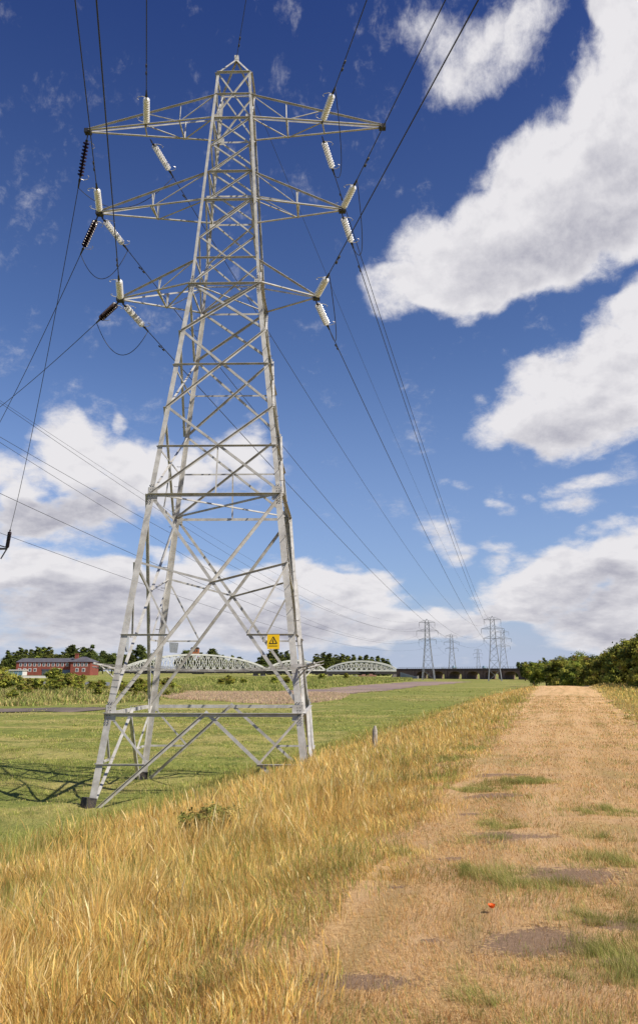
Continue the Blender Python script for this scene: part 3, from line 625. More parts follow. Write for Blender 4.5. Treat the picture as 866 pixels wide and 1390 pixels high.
for c in CN:
    m = MB(); cuts = [-.35, 2.64, 9.48, 17.45, 26.87]
    for z0, z1, w in zip(cuts[:-1], cuts[1:], (.20, .20, .155, .10)):
        m.angle(cor(c, z0), cor(c, z1), w, (-c[0], 0, 0), (0, -c[1], 0), .018)
    for z in (2.64, 9.48, 17.45, 21.1, 24.75):      # splice and gusset plates
        w = .30 if z < 10 else .2
        p = cor(c, z)
        m.box(p + Vector((-c[0] * w * .5, c[1] * .012, 0)), (w, .012, w * 1.5)); m.box(p + Vector((c[0] * .012, -c[1] * w * .5, 0)), (.012, w, w * 1.5))
    L = m.build('leg', M_steel, pyl)
    m = MB()
    for z in (2.64, 9.48, 17.45):
        for k in range(-4, 5):
            for e in (.05, .13):
                p = cor(c, z + k * .075); m.box(p + Vector((-c[0] * e, c[1] * .027, 0)), (.03, .018, .03)); m.box(p + Vector((c[0] * .027, -c[1] * e, 0)), (.018, .03, .03))
    m.build('bolts', M_steel2, L)
    if c in ((-1, 1), (1, -1)):
        m = MB(); z = 4.6; k = 0
        while z < 26.5:
            p = cor(c, z); d = Vector((-c[0] * .0, c[1], 0)) if k % 2 else Vector((c[0], 0, 0)); m.tube([p, p + d * .17, p + d * .17 + Vector((0, 0, .03))], .010, 5); z += .38; k += 1
        m.build('step_bolts', M_steel2, L)
    m = MB(); m.box(cor(c, -.35), (.6, .6, .4)); m.build('footing', M_concrete, pyl)
    if c[0] < 0:
        m = MB(); zz = Hf(*(Matrix.Rotation(TY, 3, 'Z') @ cor(c, 0.2) + TC)[:2]); p0, p1 = cor(c, zz - .15), cor(c, zz + .26)
        m.bar(p0, p1, .32, .32); m.build('boot', M_boot, pyl)
FACES = [((-1, -1), (1, -1), (0, -1, 0)), ((1, -1), (1, 1), (1, 0, 0)), ((1, 1), (-1, 1), (0, 1, 0)), ((-1, 1), (-1, -1), (-1, 0, 0))]
def br(m, a, b, nrm, w=.075, flip=1):
    a, b, nrm = Vector(a), Vector(b), Vector(nrm); d = (b - a).normalized(); e = d.cross(nrm)
    horiz = abs(d[2]) < .05
    hx = d[0] if abs(nrm[1]) > .5 else d[1]
    toward = Vector((0, -1, 0)) if abs(nrm[1]) > .5 else Vector((1, 0, 0))
    if horiz: f_ = nrm; dn = True
    elif hx * d[2] > 0: f_ = toward; dn = True
    else: f_ = -toward; dn = False
    if (e[2] < 0) != dn: e = -e
    off = f_ * .005 if f_.dot(nrm) > 0 else f_ * .024
    m.angle(a + off, b + off, w, e, f_, .009)
for ca, cb, nrm in FACES:
    mid = lambda a, b, t=.5: a.lerp(b, t)
    # K brace below the first horizontal
    m = MB(); A1, B1, A0, B0 = cor(ca, 2.64), cor(cb, 2.64), cor(ca, -.2), cor(cb, -.2); M1 = mid(A1, B1)
    br(m, M1, A0, nrm, .10); br(m, M1, B0, nrm, .10)
    for T0, T1 in ((A0, A1), (B0, B1)):
        q1 = mid(T0, M1, .5); l1 = mid(T0, T1, .5); q1 = Vector((q1[0], q1[1], q1[2])); l1 = mid(T0, T1, (q1[2] - T0[2]) / (T1[2] - T0[2]))
        br(m, T1, q1, nrm, .065); br(m, l1, q1, nrm, .06)
    m.build('foot_bracing', M_steel, pyl)
    m = MB(); br(m, A1, B1, nrm, .11, -1); m.build('horizontal_member', M_steel, pyl)
    # big cross panel with secondary members
    m = MB(); A2, B2 = cor(ca, 9.48), cor(cb, 9.48); br(m, A1, B2, nrm, .10); br(m, B1, A2, nrm * 1 if False else Vector(nrm), .10)
    wa, wb = hw(2.64), hw(9.48); tX = wa / (wa + wb); X_ = A1.lerp(B2, tX)
    la, lb_ = cor(ca, 7.2), cor(cb, 7.2); br(m, la, X_, nrm, .065, -1); br(m, lb_, X_, nrm, .065, -1)
    zc = 4.96
    for T, D0, D1 in ((ca, A1, B2), (cb, B1, A2)):
        q1 = D0.lerp(D1, (zc - 2.64) / (9.48 - 2.64)); br(m, cor(T, zc), q1, nrm, .06, -1); br(m, cor(T, 7.2), q1, nrm, .055)
    m.build('cross_bracing', M_steel, pyl)
    m = MB(); br(m, A2, B2, nrm, .10, -1); m.build('horizontal_member', M_steel, pyl)
    zz = [9.48, 12.59, 15.53, 17.45, 19.45, 21.10, 22.34, 23.55, 24.75, 26.87]
    for i in range(len(zz) - 1):
        z0, z1 = zz[i], zz[i + 1]; m = MB(); w = .08 if i < 3 else .055
        a0, b0, a1_, b1_ = cor(ca, z0), cor(cb, z0), cor(ca, z1), cor(cb, z1)
        br(m, a0, b1_, nrm, w); br(m, b0 - Vector(nrm) * .012, a1_ - Vector(nrm) * .012, nrm, w, 1)
        w0, w1 = hw(z0), hw(z1); zx = z0 + (z1 - z0) * w0 / (w0 + w1)
        if i in (0, 1, 3, 8):
            br(m, cor(ca, zx), cor(cb, zx), nrm, .06, -1)
        if i == 0: br(m, (a0.lerp(b1_, w0 / (w0 + w1))), mid(a0, b0), nrm, .05)
        m.build('cross_bracing', M_steel, pyl)
    for z in (17.45, 21.10, 22.34, 24.75, 26.87):
        m = MB(); br(m, cor(ca, z), cor(cb, z), nrm, .075, -1); m.build('horizontal_member', M_steel, pyl)
for z in (9.48, 17.45):                      # plan bracing
    m = MB(); m.angle(cor(CN[0], z), cor(CN[2], z), .06, (0, 0, 1), (1, -1, 0), .008); m.angle(cor(CN[1], z), cor(CN[3], z) + Vector((0, 0, .02)), .06, (0, 0, 1), (1, 1, 0), .008); m.build('plan_bracing', M_steel, pyl)
m = MB(); APX = Vector((0, 0, 28.07))
for c in CN: m.angle(cor(c, 26.87), APX, .075, (-c[0], 0, 0), (0, -c[1], 0), .01)
m.box(APX + Vector((0, 0, .0)), (.16, .16, .22)); m.build('earthwire_peak', M_steel, pyl)
ARM = {}
def crossarm(sx, zb, zt, L, lacing, w=.075):
    root = bpy.data.objects.new('crossarm', None); COL.objects.link(root); root.parent = pyl
    tip = Vector((sx * L, 0, zb))
    for sy in (-1, 1):
        b0, t0 = cor((sx, sy), zb), cor((sx, sy), zt); tb = tip + Vector((0, sy * .07, 0)); tt = tip + Vector((0, sy * .07, .09))
        m = MB(); m.angle(b0, tb, w, (0, 0, 1), (0, -1, 0), .010); m.build('lower_chord', M_steel, root)
        m = MB(); m.angle(t0, tt, w * .8, (0, 0, -1), (0, sy, 0), .009); m.build('upper_chord', M_steel, root)
    m = MB(); b = [cor((sx, s_), zb) for s_ in (-1, 1)]; t = [cor((sx, s_), zt) for s_ in (-1, 1)]
    tb = [tip + Vector((0, s_ * .07, 0)) for s_ in (-1, 1)]; tt = [tip + Vector((0, s_ * .07, .09)) for s_ in (-1, 1)]
    for k in range(len(lacing) - 1):        # plan lacing in the bottom, side lacing in both faces
        f0, f1 = lacing[k], lacing[k + 1]
        m.bar(b[k % 2].lerp(tb[k % 2], f0), b[1 - k % 2].lerp(tb[1 - k % 2], f1), .05, .02)
        for s_ in (0, 1):
            a_ = (b if k % 2 else t)[s_].lerp((tb if k % 2 else tt)[s_], f0); c_ = (t if k % 2 else b)[s_].lerp((tt if k % 2 else tb)[s_], f1)
            if s_ == 0 or len(lacing) < 4: m.bar(a_, c_, .045, .02)
    for f in lacing[1:-1:2]:
        m.bar(b[0].lerp(tb[0], f), b[1].lerp(tb[1], f), .05, .05)
        if len(lacing) < 5:
            for s_ in (0, 1): m.bar(b[s_].lerp(tb[s_], f), t[s_].lerp(tt[s_], f), .045, .02)
    m.build('arm_lacing', M_steel, root)
    m = MB(); m.box(tip + Vector((sx * .05, 0, .02)), (.26, .24, .17)); m.build('tip_plate', M_dark, root)
for sx in (-1, 1):
    crossarm(sx, 24.75, 25.81, 5.80, [0, .26, .54, .54] if False else [0, .27, .545, .56], .08)
    crossarm(sx, 21.10, 22.34, 5.10 if sx < 0 else 4.19, [0, .5, .52])
    crossarm(sx, 17.45, 18.46, 4.08 if sx < 0 else 3.2, [0, .45, .47] if sx < 0 else [0])
# anti-climbing guard just above head height of the bank
ag = bpy.data.objects.new('anti_climbing_guard', None); COL.objects.link(ag); ag.parent = pyl
zg = 3.93; wg = hw(zg)
for c in CN:
    m = MB(); p = cor(c, zg); d = Vector((c[0], c[1], 0)).normalized()
    m.bar(p, p + d * .72 + Vector((0, 0, .16)), .05, .05)
    m.bar(p + Vector((0, 0, -.28)), p + d * .5 + Vector((0, 0, .10)), .035, .035); m.build('guard_bracket', M_steel, ag)
for k, (o_, dz) in enumerate(((.12, 0.0), (.30, .05), (.48, .10), (.66, .15))):
    m = MB(); e = wg + o_ * .72
    loop = []
    for j in range(4):
        a_, b_ = Vector((CN[j][0] * e, CN[j][1] * e, zg + dz)), Vector((CN[(j + 1) % 4][0] * e, CN[(j + 1) % 4][1] * e, zg + dz))
        loop += [a_.lerp(b_, i / 10) - Vector((0, 0, .10 * math.sin(math.pi * i / 10) * (1 + .3 * k))) for i in range(10)]
    m.tube(loop + [loop[0]], .007, 4)
    for i in range(len(loop)):
        for f in (0, .5):
            p = loop[i].lerp(loop[(i + 1) % len(loop)], f); v = Vector((random.uniform(-1, 1), random.uniform(-1, 1), random.uniform(-1, 1))).normalized() * .028; m.bar(p - v, p + v, .006, .006)
    m.build('barbed_wire', M_barb, ag)
for sx, yy, bow in ((1, -1.0, .18), (-1, -1.0, .10)):      # bowed coil ends standing out from the legs
    m = MB()
    for r0 in (0, .09):
        pts = [Vector((sx * (wg + .05 + .72 * math.sin(u * math.pi) ** .8), -wg + .15 - .6 + 1.6 * u, zg + .04 + bow * math.sin(u * math.pi) - r0)) for u in [i / 14 for i in range(15)]]
        m.tube(pts, .011, 4)
    m.build('barbed_wire', M_barb, ag)
# danger sign and number plate
sg = MB(); sg.prism([Vector((1.84, -2.80, 4.50)), Vector((2.21, -2.80, 4.50)), Vector((2.21, -2.80, 4.93)), Vector((1.84, -2.80, 4.93))], (0, .012, 0))
sgn = sg.build('danger_sign', M_yellow, pyl); sgn['label'] = 'yellow danger sign with black bolt triangle'
m = MB(); c0 = Vector((2.025, -2.806, 4.745))
tri_ = [c0 + Vector((math.sin(a) * .135, 0, math.cos(a) * .135 - .01)) for a in (0, R(120), R(240))]
for i in range(3): m.bar(tri_[i], tri_[(i + 1) % 3], .006, .020, up=(0, 0, 1) if i == 1 else (tri_[i] - tri_[(i + 1) % 3]).cross(Vector((0, 1, 0))))
z_ = [Vector((.018, 0, .065)), Vector((-.025, 0, -.005)), Vector((.008, 0, .0)), Vector((-.012, 0, -.055))]
for i in range(3): m.bar(c0 + z_[i], c0 + z_[i + 1], .006, .016, up=(z_[i] - z_[i + 1]).cross(Vector((0, 1, 0))))
m.bar(c0 + Vector((-.012, 0, -.058)), c0 + Vector((.016, 0, -.035)), .006, .012, up=(1, 0, -1))
m.bar(c0 + Vector((-.13, 0, -.15)), c0 + Vector((.13, 0, -.15)), .004, .012)
m.build('warning_symbol', M_black, sgn)
m = MB(); m.prism([Vector((-2.24, 2.66, 4.52)), Vector((-1.97, 2.66, 4.50)), Vector((-1.93, 2.66, 4.87)), Vector((-2.28, 2.66, 4.89))], (0, .012, 0)); m.build('number_plate', M_plate, pyl)
m = MB(); m.prism([Vector((-2.62, -2.60, 4.42)), Vector((-2.50, -2.35, 4.42)), Vector((-2.50, -2.35, 4.9)), Vector((-2.62, -2.60, 4.9))], (.01, -.005, 0)); m.build('number_plate', M_plate, pyl)

# ------------------------------------------------------------------ insulators and wires
def TW(x, y, z): return TC + Matrix.Rotation(TY, 3, 'Z') @ Vector((x, y, z))
PDIR = R(14)
P1 = Vector((69.4, 325, 0)); P2 = Vector((45.7, 345, 0))
def far(c, x, z): return Vector((c[0] + x * math.cos(PDIR), c[1] - x * math.sin(PDIR), z))
M_glass = mat('glass_insulator', (0.80, 0.78, 0.74), 0.12, trans=0.25, spec=.6); M_brown = mat('brown_porcelain', (0.022, 0.009, 0.008), 0.25, spec=.4)
M_horn = mat('arcing_horn_steel', (0.60, 0.58, 0.55), 0.4, 0.4)
DM = {}
def disc_mesh(m_):
    if m_.name not in DM:
        b = MB(); b.lathe([(.022, .146), (.042, .130), (.042, .075), (.075, .066), (.126, .034), (.128, .022), (.11, .028), (.095, .012), (.08, .028), (.055, .014), (.022, .03), (.02, 0)], 14)
        o = b.build('disc', m_, None, True); DM[m_.name] = o.data; bpy.data.objects.remove(o)
    return DM[m_.name]
def string(att, d, material, label, n=10, link=.38, tail=.45, horns=True):
    d = Vector(d).normalized(); root = empty('insulator_string', att, 0, label, 'insulator', 'insulator strings of the near pylon')
    root.rotation_mode = 'QUATERNION'; root.rotation_quaternion = d.to_track_quat('Z', 'X')
    m = MB(); m.tube([(0, 0, 0), (0, 0, link)], .022, 6); m.box((0, 0, link * .35), (.09, .03, .09)); m.box((0, 0, link * .8), (.03, .10, .08)); m.build('shackle', M_dark, root)
    for i in range(n):
        o = bpy.data.objects.new('disc', disc_mesh(material)); COL.objects.link(o); o.parent = root; o.location = (0, 0, link + i * .146)
    z1 = link + n * .146
    m = MB(); m.tube([(0, 0, link), (0, 0, z1 + .08)], .02, 6); m.box((0, 0, z1 + .12), (.03, .09, .12)); m.tube([(0, 0, z1 + .1), (0, 0, z1 + tail)], [.04, .03], 8); m.build('tension_clamp', M_dark, root)
    if horns:
        for zz_, sg_ in ((link - .05, 1), (z1 + .05, -1)):
            m = MB(); m.tube([(0, 0, zz_), (0, .16, zz_ - sg_ * .03), (0, .30, zz_ + sg_ * .05), (0, .34, zz_ + sg_ * .16), (0, .28, zz_ + sg_ * .22)], .012, 5); m.build('arcing_horn', M_horn, root)
    return Vector(att) + d * (z1 + tail), root
def wire(name, a, b, sag, label, cat='cable', r=.017, n=48, dampers=(), group='overhead conductors', cut=None):
    a, b = Vector(a), Vector(b); f = [(i / n) ** 1.5 for i in range(n + 1)]
    P_ = [a.lerp(b, t) - Vector((0, 0, 4 * sag * t * (1 - t))) for t in f]
    m = MB(); m.tube(P_, r, 6); 
    base = a
    m.v = [tuple(Vector(v) - base) for v in m.v]
    o = m.build(name, M_wire, None, True); o.location = base; tag(o, label, cat, group)
    L = (b - a).length
    for s_ in dampers:
        t = s_ / L; p = a.lerp(b, t) - Vector((0, 0, 4 * sag * t * (1 - t))); d = (b - a).normalized()
        m = MB(); p = p - base; q = p + Vector((0, 0, -.09)); m.bar(p + Vector((0, 0, .03)), q, .03, .03); m.tube([q - d * .2, q + d * .2], .008, 5)
        m.tube([q - d * .25, q - d * .12], .032, 7); m.tube([q + d * .12, q + d * .25], .032, 7); m.build('vibration_damper', M_dark, o)
    return o
def tang(a, b, sag): a, b = Vector(a), Vector(b); return ((b - a) - Vector((0, 0, 4 * sag))).normalized()
BD = Vector((.2168, -1.01, 0)).normalized() * 300
spec = [ # name, back point, forward point, left/right, forward sag, tee
 ('top left', (-3.44, -.32, 24.70), (-3.46, .44, 24.70), far(P1, -3.3, 22.0), 6.4),
 ('middle left', (-5.12, -.08, 21.05), (-5.12, .08, 21.05), far(P1, -4.5, 18.4), 7.0),
 ('bottom left', (-4.10, -.08, 17.40), (-4.10, .08, 17.40), far(P1, -3.7, 14.7), 6.0),
 ('top right', (3.46, -.34, 24.70), (3.46, .42, 24.70), far(P1, 3.3, 22.0), 7.6),
 ('middle right', (4.22, -.08, 21.05), (4.22, .08, 21.05), far(P1, 4.5, 18.4), 8.2),
 ('bottom right', (3.22, -.08, 17.40), (3.22, .08, 17.40), far(P1, 3.7, 14.7), 6.5)]
BACKAZ = {'top left': 0, 'middle left': .0, 'bottom left': 0, 'top right': 0, 'middle right': 0, 'bottom right': 0}
ends = {}
for nm, pb, pf, target, sg_ in spec:
    a = TW(*pb); b = a + BD; d = tang(a, b, 5.6)
    e, _ = string(a, d, M_glass, f'pale insulator string reaching up towards the viewer from the near pylon\'s {nm} arm')
    wire('conductor', e, b, 5.6, f'thick overhead wire passing above the viewer from the {nm} arm', dampers=(1.3,), n=40)
    a2 = TW(*pf); d2 = tang(a2, target, sg_)
    e2, _ = string(a2, d2, M_glass, f'pale insulator string hanging away behind the near pylon\'s {nm} arm')
    wire('conductor', e2, target, sg_, f'wire from the near pylon\'s {nm} arm away to the distant pylon', dampers=(1.3,), n=60)
    ends[nm] = (e, e2)
def jumper(a, b, sag, label, r=.014, side=Vector((0, 0, 0))):
    a, b = Vector(a), Vector(b); m = MB(); base = a.copy()
    m.tube([a.lerp(b, i / 20) - Vector((0, 0, 4 * sag * (i / 20) * (1 - i / 20))) + side * 4 * (i / 20) * (1 - i / 20) - base for i in range(21)], r, 6)
    o = m.build('jumper_cable', M_wire, None, True); o.location = base; tag(o, label, 'cable', 'jumper loops of the near pylon'); return o
for nm in ('top right', 'middle right', 'bottom right'):
    e, e2 = ends[nm]; jumper(e, e2, 1.3, f'slack jumper cable looping below the {nm} arm of the near pylon', side=Vector((.25 if 'right' in nm else -.1, 0, 0)))
# earth wire
a = TW(0, 0, 28.15); wire('earth_wire', a, far(P1, 0, 25.4), 7.0, 'thin earth wire from the tip of the near pylon away to the distant pylon', r=.010, n=60)
wire('earth_wire', a, a + BD, 5.0, 'thin earth wire rising from the tip of the near pylon towards the viewer', r=.012, dampers=(1.0,))
m = MB(); m.tube([Vector((0, 0, 0)), Vector((.1, -.5, -.02))], .03, 6)
# pylon of the second line, just beyond the left edge; only the tip of its low arm shows
T2 = empty('electricity_pylon', (-27.2, 53.0, -.1), -PDIR, 'dark steel arm of the neighbouring pylon entering at the left edge', 'pylon', 'distant pylons')
kids = [k for k in bpy.data.objects if k.parent == pyl and k.name.split('.')[0] in ('leg', 'cross_bracing', 'foot_bracing', 'horizontal_member', 'crossarm', 'earthwire_peak')]
for k in kids: copy_tree(k, T2)
T2.scale = (.86, .86, .86)
def T2W(x, y, z): return Vector((-27.2, 53, 0)) + Matrix.Rotation(-PDIR, 3, 'Z') @ Vector((x, y, z))
tipw = at(10, 745, 51.8); Ti = T2.matrix_basis
T2m = Matrix.Translation(T2.location) @ Matrix.Rotation(-PDIR, 4, 'Z') @ Matrix.Scale(.86, 4); inv = T2m.inverted(); tl_ = inv @ tipw
ar = bpy.data.objects.new('low_arm', None); COL.objects.link(ar); ar.parent = T2
for sy in (-1, 1):
    c = (1, sy); m = MB(); m.bar(cor(c, tl_[2] + .25), tl_, .12, .12); m.bar(cor(c, tl_[2] + 1.9), tl_ + Vector((0, 0, .1)), .08, .08); m.build('arm_chord', M_dark, ar)
m = MB(); m.bar(tl_ + Vector((.05, 0, .1)), tl_ + Vector((-.45, 0, -.75)), .07, .07); m.build('hanger', M_dark, ar)
# brown strings tee off to the left
tees = [('top', TW(-5.85, 0, 24.68), tipw, 'TOP'), ('middle', TW(-5.20, 0, 21.03), None, 'MID'), ('bottom', TW(-4.18, 0, 17.38), None, 'BOT')]
up2 = Vector((.0, .0, 1))
e_far, _ = string(tipw, (TW(-5.85, 0, 24.68) - tipw) * Vector((1, 1, 1.35)), M_brown, 'brown insulator string standing on the dark arm at the left edge', n=10, link=.2, tail=.2, horns=False)
tgt = {'top': e_far, 'middle': at(-45, 655, 50), 'bottom': at(-60, 596, 50)}
tsag = {'top': 1.3, 'middle': .5, 'bottom': .3}
for nm, a, _, _ in tees:
    b = tgt[nm]; sg_ = tsag[nm]; d = tang(a, b, sg_)
    e, _ = string(a, d, M_brown, f'dark brown insulator string hanging leftwards from the {nm} left arm tip')
    wire('conductor', e, b, sg_, f'slanting wire running down left from the brown insulator of the {nm} left arm', n=30, r=.015)
    o_ = ends[nm + ' left'][1]; jumper(e, o_, 1.2, f'slack jumper cable from the brown insulator of the {nm} arm to the glass one')
# second line
L2 = [('earth wire', at(-3, 543, 57), far(P2, 0, 25.4), 7.0, .012), ('top left', at(-3, 546, 60), far(P2, -3.3, 22.0), 7.0, .016), ('top right', at(-3, 593, 54), far(P2, 3.3, 22), 6.5, .016),
      ('middle left', at(-3, 600, 61), far(P2, -4.5, 18.4), 7.5, .016), ('middle right', at(-3, 670, 54), far(P2, 4.5, 18.4), 6.5, .018), ('bottom right', at(-3, 724, 54), far(P2, 3.7, 14.7), 5.0, .015)]
for nm, a, b, sg_, r in L2:
    d = tang(a, b, sg_); a2 = a - d * 2.2 + Vector((0, 0, .1))
    wire('conductor' if 'earth' not in nm else 'earth_wire', a2, b, sg_, f'{nm} wire of the second line, from the left edge to the leftmost distant pylon', r=r, n=60)

# ------------------------------------------------------------------ distant pylons
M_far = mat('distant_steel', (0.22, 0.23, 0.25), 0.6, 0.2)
def suspension(loc, rz, label):
    root = empty('electricity_pylon', loc, rz, label, 'pylon', 'distant pylons')
    prof = [(0, 2.6), (8, 1.75), (15.6, 1.05), (24.2, .75), (24.6, .7)]
    w = lambda z: float(np.interp(z, [a for a, b in prof], [b for a, b in prof]))
    C_ = lambda c, z: Vector((c[0] * w(z), c[1] * w(z), z))
    for c in CN:
        m = MB()
        for z0, z1 in ((-.3, 8), (8, 15.6), (15.6, 24.2)): m.bar(C_(c, z0), C_(c, z1), .17, .17)
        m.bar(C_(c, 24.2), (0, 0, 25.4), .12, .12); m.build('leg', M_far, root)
    m = MB(); zz = [0, 4.2, 8, 11, 13.6, 15.6, 16.8, 18.6, 20.4, 22.2, 23.9]
    for ca, cb, nrm in FACES:
        for z0, z1 in zip(zz[:-1], zz[1:]): m.bar(C_(ca, z0), C_(cb, z1), .09, .06); m.bar(C_(cb, z0), C_(ca, z1), .09, .06)
        for z in (4.2, 8, 16.6, 20.3, 23.9): m.bar(C_(ca, z), C_(cb, z), .10, .08)
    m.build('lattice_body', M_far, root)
    for zb, L in ((23.9, 3.3), (20.3, 4.5), (16.6, 3.7)):
        m = MB()
        for sx in (-1, 1):
            for sy in (-1, 1): m.bar(C_((sx, sy), zb), (sx * L, 0, zb), .12, .12); m.bar(C_((sx, sy), zb + .9), (sx * L, 0, zb + .05), .08, .08)
            for f in (.35, .7): m.bar((sx * (w(zb) + (L - w(zb)) * f), -w(zb) * (1 - f), zb), (sx * (w(zb) + (L - w(zb)) * f), w(zb) * (1 - f), zb), .06, .06)
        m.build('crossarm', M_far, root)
        for sx in (-1, 1):
            m = MB(); m.tube([(sx * L, 0, zb), (sx * L, 0, zb - .3)], .04, 5)
            for k in range(9): m.tube([(sx * L, 0, zb - .3 - k * .16), (sx * L, 0, zb - .38 - k * .16)], [.13, .05], 7)
            m.tube([(sx * L, 0, zb - .3), (sx * L, 0, zb - 1.9)], .03, 5); m.build('insulator', M_dark, root)
    return root
base = suspension((P1[0], P1[1], 0), -PDIR, 'tallest distant pylon, right of the viaduct arches and left of the hedge')
for (px, py, y, lb) in ((579, 840, 345, 'leftmost distant pylon, standing before the brick viaduct'), (612, 860, 490, 'second distant pylon from the left, beyond the viaduct'),
                        (648, 880, 800, 'smallest and faintest of the distant pylons'), (681, 854, 430, 'distant pylon half hidden just right of the tallest one')):
    o = copy_tree(base); p = at(px, py, y); o.location = (p[0], p[1], p[2] - 25.4); o['label'] = lb
def fspan(a, b, lab, sag=6):
    for nm, x_, z_ in (('top left', -3.3, 22), ('top right', 3.3, 22), ('middle left', -4.5, 18.4), ('middle right', 4.5, 18.4), ('bottom left', -3.7, 14.7), ('bottom right', 3.7, 14.7), ('earth', 0, 25.4)):
        wire('conductor', far(a, x_, z_), far(b, x_, z_), sag, f'distant {nm} wire between {lab}', r=.02, n=16)
fspan(P2, at(612, 911, 490) * Vector((1, 1, 0)), 'the two leftmost far pylons', 3); fspan(P1, at(681, 911, 430) * Vector((1, 1, 0)), 'the tallest far pylon and the one behind it', 2)

# ------------------------------------------------------------------ railway bridge
M_white = mat('white_painted_girder', (0.78, 0.77, 0.70), 0.6, noise=(.3, (0.62, 0.61, 0.54), .2)); M_gird = mat('dark_deck_girder', (0.035, 0.033, 0.033), 0.8)
M_pier = mat('stone_pier', (0.13, 0.115, 0.105), 0.9, noise=(.6, (0.22, 0.20, 0.18), .2)); M_rust = mat('rust_orange_cabin', (0.36, 0.13, 0.045), 0.8, noise=(1, (0.24, 0.09, 0.04), .2))
bridge = empty('railway_bridge', (tx(350, 480), 480, 0), 0, 'long white bowstring truss railway bridge on dark piers across the river', 'bridge')
B0 = Vector(bridge.location)
def truss(px0, px1, rowb, rowt, npan, wx=.55, y0=480, y1=480):
    a = at(px0, rowb, y0) - B0; b_ = at(px1, rowb, y1) - B0; hh = at((px0 + px1) / 2, rowt, (y0 + y1) / 2)[2] - (a[2] + b_[2]) / 2
    root = bpy.data.objects.new('truss_span', None); COL.objects.link(root); root.parent = bridge
    W_ = 9.0
    for side in (0, W_):
        m = MB(); tp = []; bp = []
        for i in range(npan + 1):
            t = i / npan; p = a.lerp(b_, t) + Vector((0, side, 0)); bp.append(p); tp.append(p + Vector((0, 0, .35 + (hh - .35) * (4 * t * (1 - t)) ** .8)))
        for i in range(npan): m.bar(tp[i], tp[i + 1], wx, .85)
        m.bar(bp[0], bp[-1], .5, .8)
        m.build('chord', M_white, root); m = MB()
        for i in range(1, npan): m.bar(bp[i], tp[i], .26, .26)
        for i in range(npan):
            m.bar(bp[i], tp[i + 1], .22, .22); m.bar(tp[i], bp[i + 1], .22, .22)
        m.build('web', M_white, root)
    m = MB()
    for i in range(3, npan - 2):
        t = i / npan; p = a.lerp(b_, t) + Vector((0, 0, .35 + (hh - .35) * (4 * t * (1 - t)) ** .8)); m.bar(p, p + Vector((0, W_, 0)), .3, .35)
    m.build('top_bracing', M_white, root)
    m = MB(); mid_ = (a + b_) / 2 + Vector((0, W_ / 2, -1.25)); m.box(mid_, ((b_ - a).length, W_ - .6, 1.5)); m.build('deck', M_gird, root)
truss(164, 361, 909.2, 888.5, 22); truss(362, 441, 909.8, 896.5, 12); truss(443, 540, 910.4, 897.5, 14, y0=472, y1=462)
def pier(px0, px1, name='pier', m_=M_pier, rowt=913, y=484, dep=7):
    a, b_ = at(px0, rowt, y), at(px1, rowt, y); z1 = a[2]; c_ = (a + b_) / 2 - B0
    m = MB(); m.box((c_[0], c_[1] + dep / 2 - 3, z1 / 2 - .4), (abs(b_[0] - a[0]), dep, z1 + .8)); m.box((c_[0], c_[1] + dep / 2 - 3, .5), (abs(b_[0] - a[0]) * 1.35, dep + 1, 1.6)); m.build(name, m_, bridge)
pier(344, 350); pier(354, 360); pier(445, 451); pier(533, 540); pier(184, 189, m_=M_concrete); pier(193, 198, m_=M_concrete); pier(262, 276, rowt=914)
cb = at(265, 884, 484) - B0; root = bpy.data.objects.new('control_cabin', None); COL.objects.link(root); root.parent = bridge
m = MB(); m.box(cb, (4.6, 4, 3.0)); m.build('cabin_wall', M_rust, root)
m = MB(); m.prism([cb + Vector((-2.5, -2.2, 1.5)), cb + Vector((2.5, -2.2, 1.5)), cb + Vector((1.8, -2.2, 2.3)), cb + Vector((-1.8, -2.2, 2.3))], (0, 4.4, 0)); m.build('cabin_roof', M_gird, root)
for dx in (-1.4, 0, 1.4):
    m = MB(); m.box(cb + Vector((dx, -2.03, .3)), (.8, .05, 1.1)); m.build('window', mat('cabin_glass', (.05, .06, .07), .1) if dx < -1 else bpy.data.materials['cabin_glass'], root)
for dx in (-1.9, 1.9):
    m = MB(); m.bar(cb + Vector((dx, 0, -1.5)), cb + Vector((dx, 0, -4.2)), .3, .3); m.build('cabin_post', M_rust, root)
# timber fender jetties under the bridge
M_timber = mat('tarred_timber', (0.075, 0.055, 0.045), 0.9, noise=(1, (0.16, 0.12, 0.10), .2))
for lb, p0, p1, row in (('dark timber fender jetty under the long white truss, left piece', 233, 252, 921), ('dark timber fender jetty under the long white truss, right piece', 258, 303, 922)):
    a = at(p0, row, 440); b_ = at(p1, row, 440); j = empty('jetty', a, 0, lb, 'jetty', 'timber jetties under the bridge'); L_ = b_[0] - a[0]; n_ = int(L_ / 2.2); gz = Hf(a[0], 440) - a[2]
    for yy in (0, 3.0):
        for i in range(n_ + 1): m = MB(); m.bar((L_ * i / n_, yy, gz - .5), (L_ * i / n_, yy, 1.0), .35, .35); m.build('post', M_timber, j)
    m = MB(); m.bar((0, -.2, .5), (L_, -.2, .5), .2, .45); m.bar((0, -.2, -.35), (L_, -.2, -.35), .2, .3); m.build('rail', M_timber, j)
    m = MB(); m.box((L_ / 2, 1.5, 1.1), (L_, 3.4, .2)); m.build('walkway', M_timber, j)
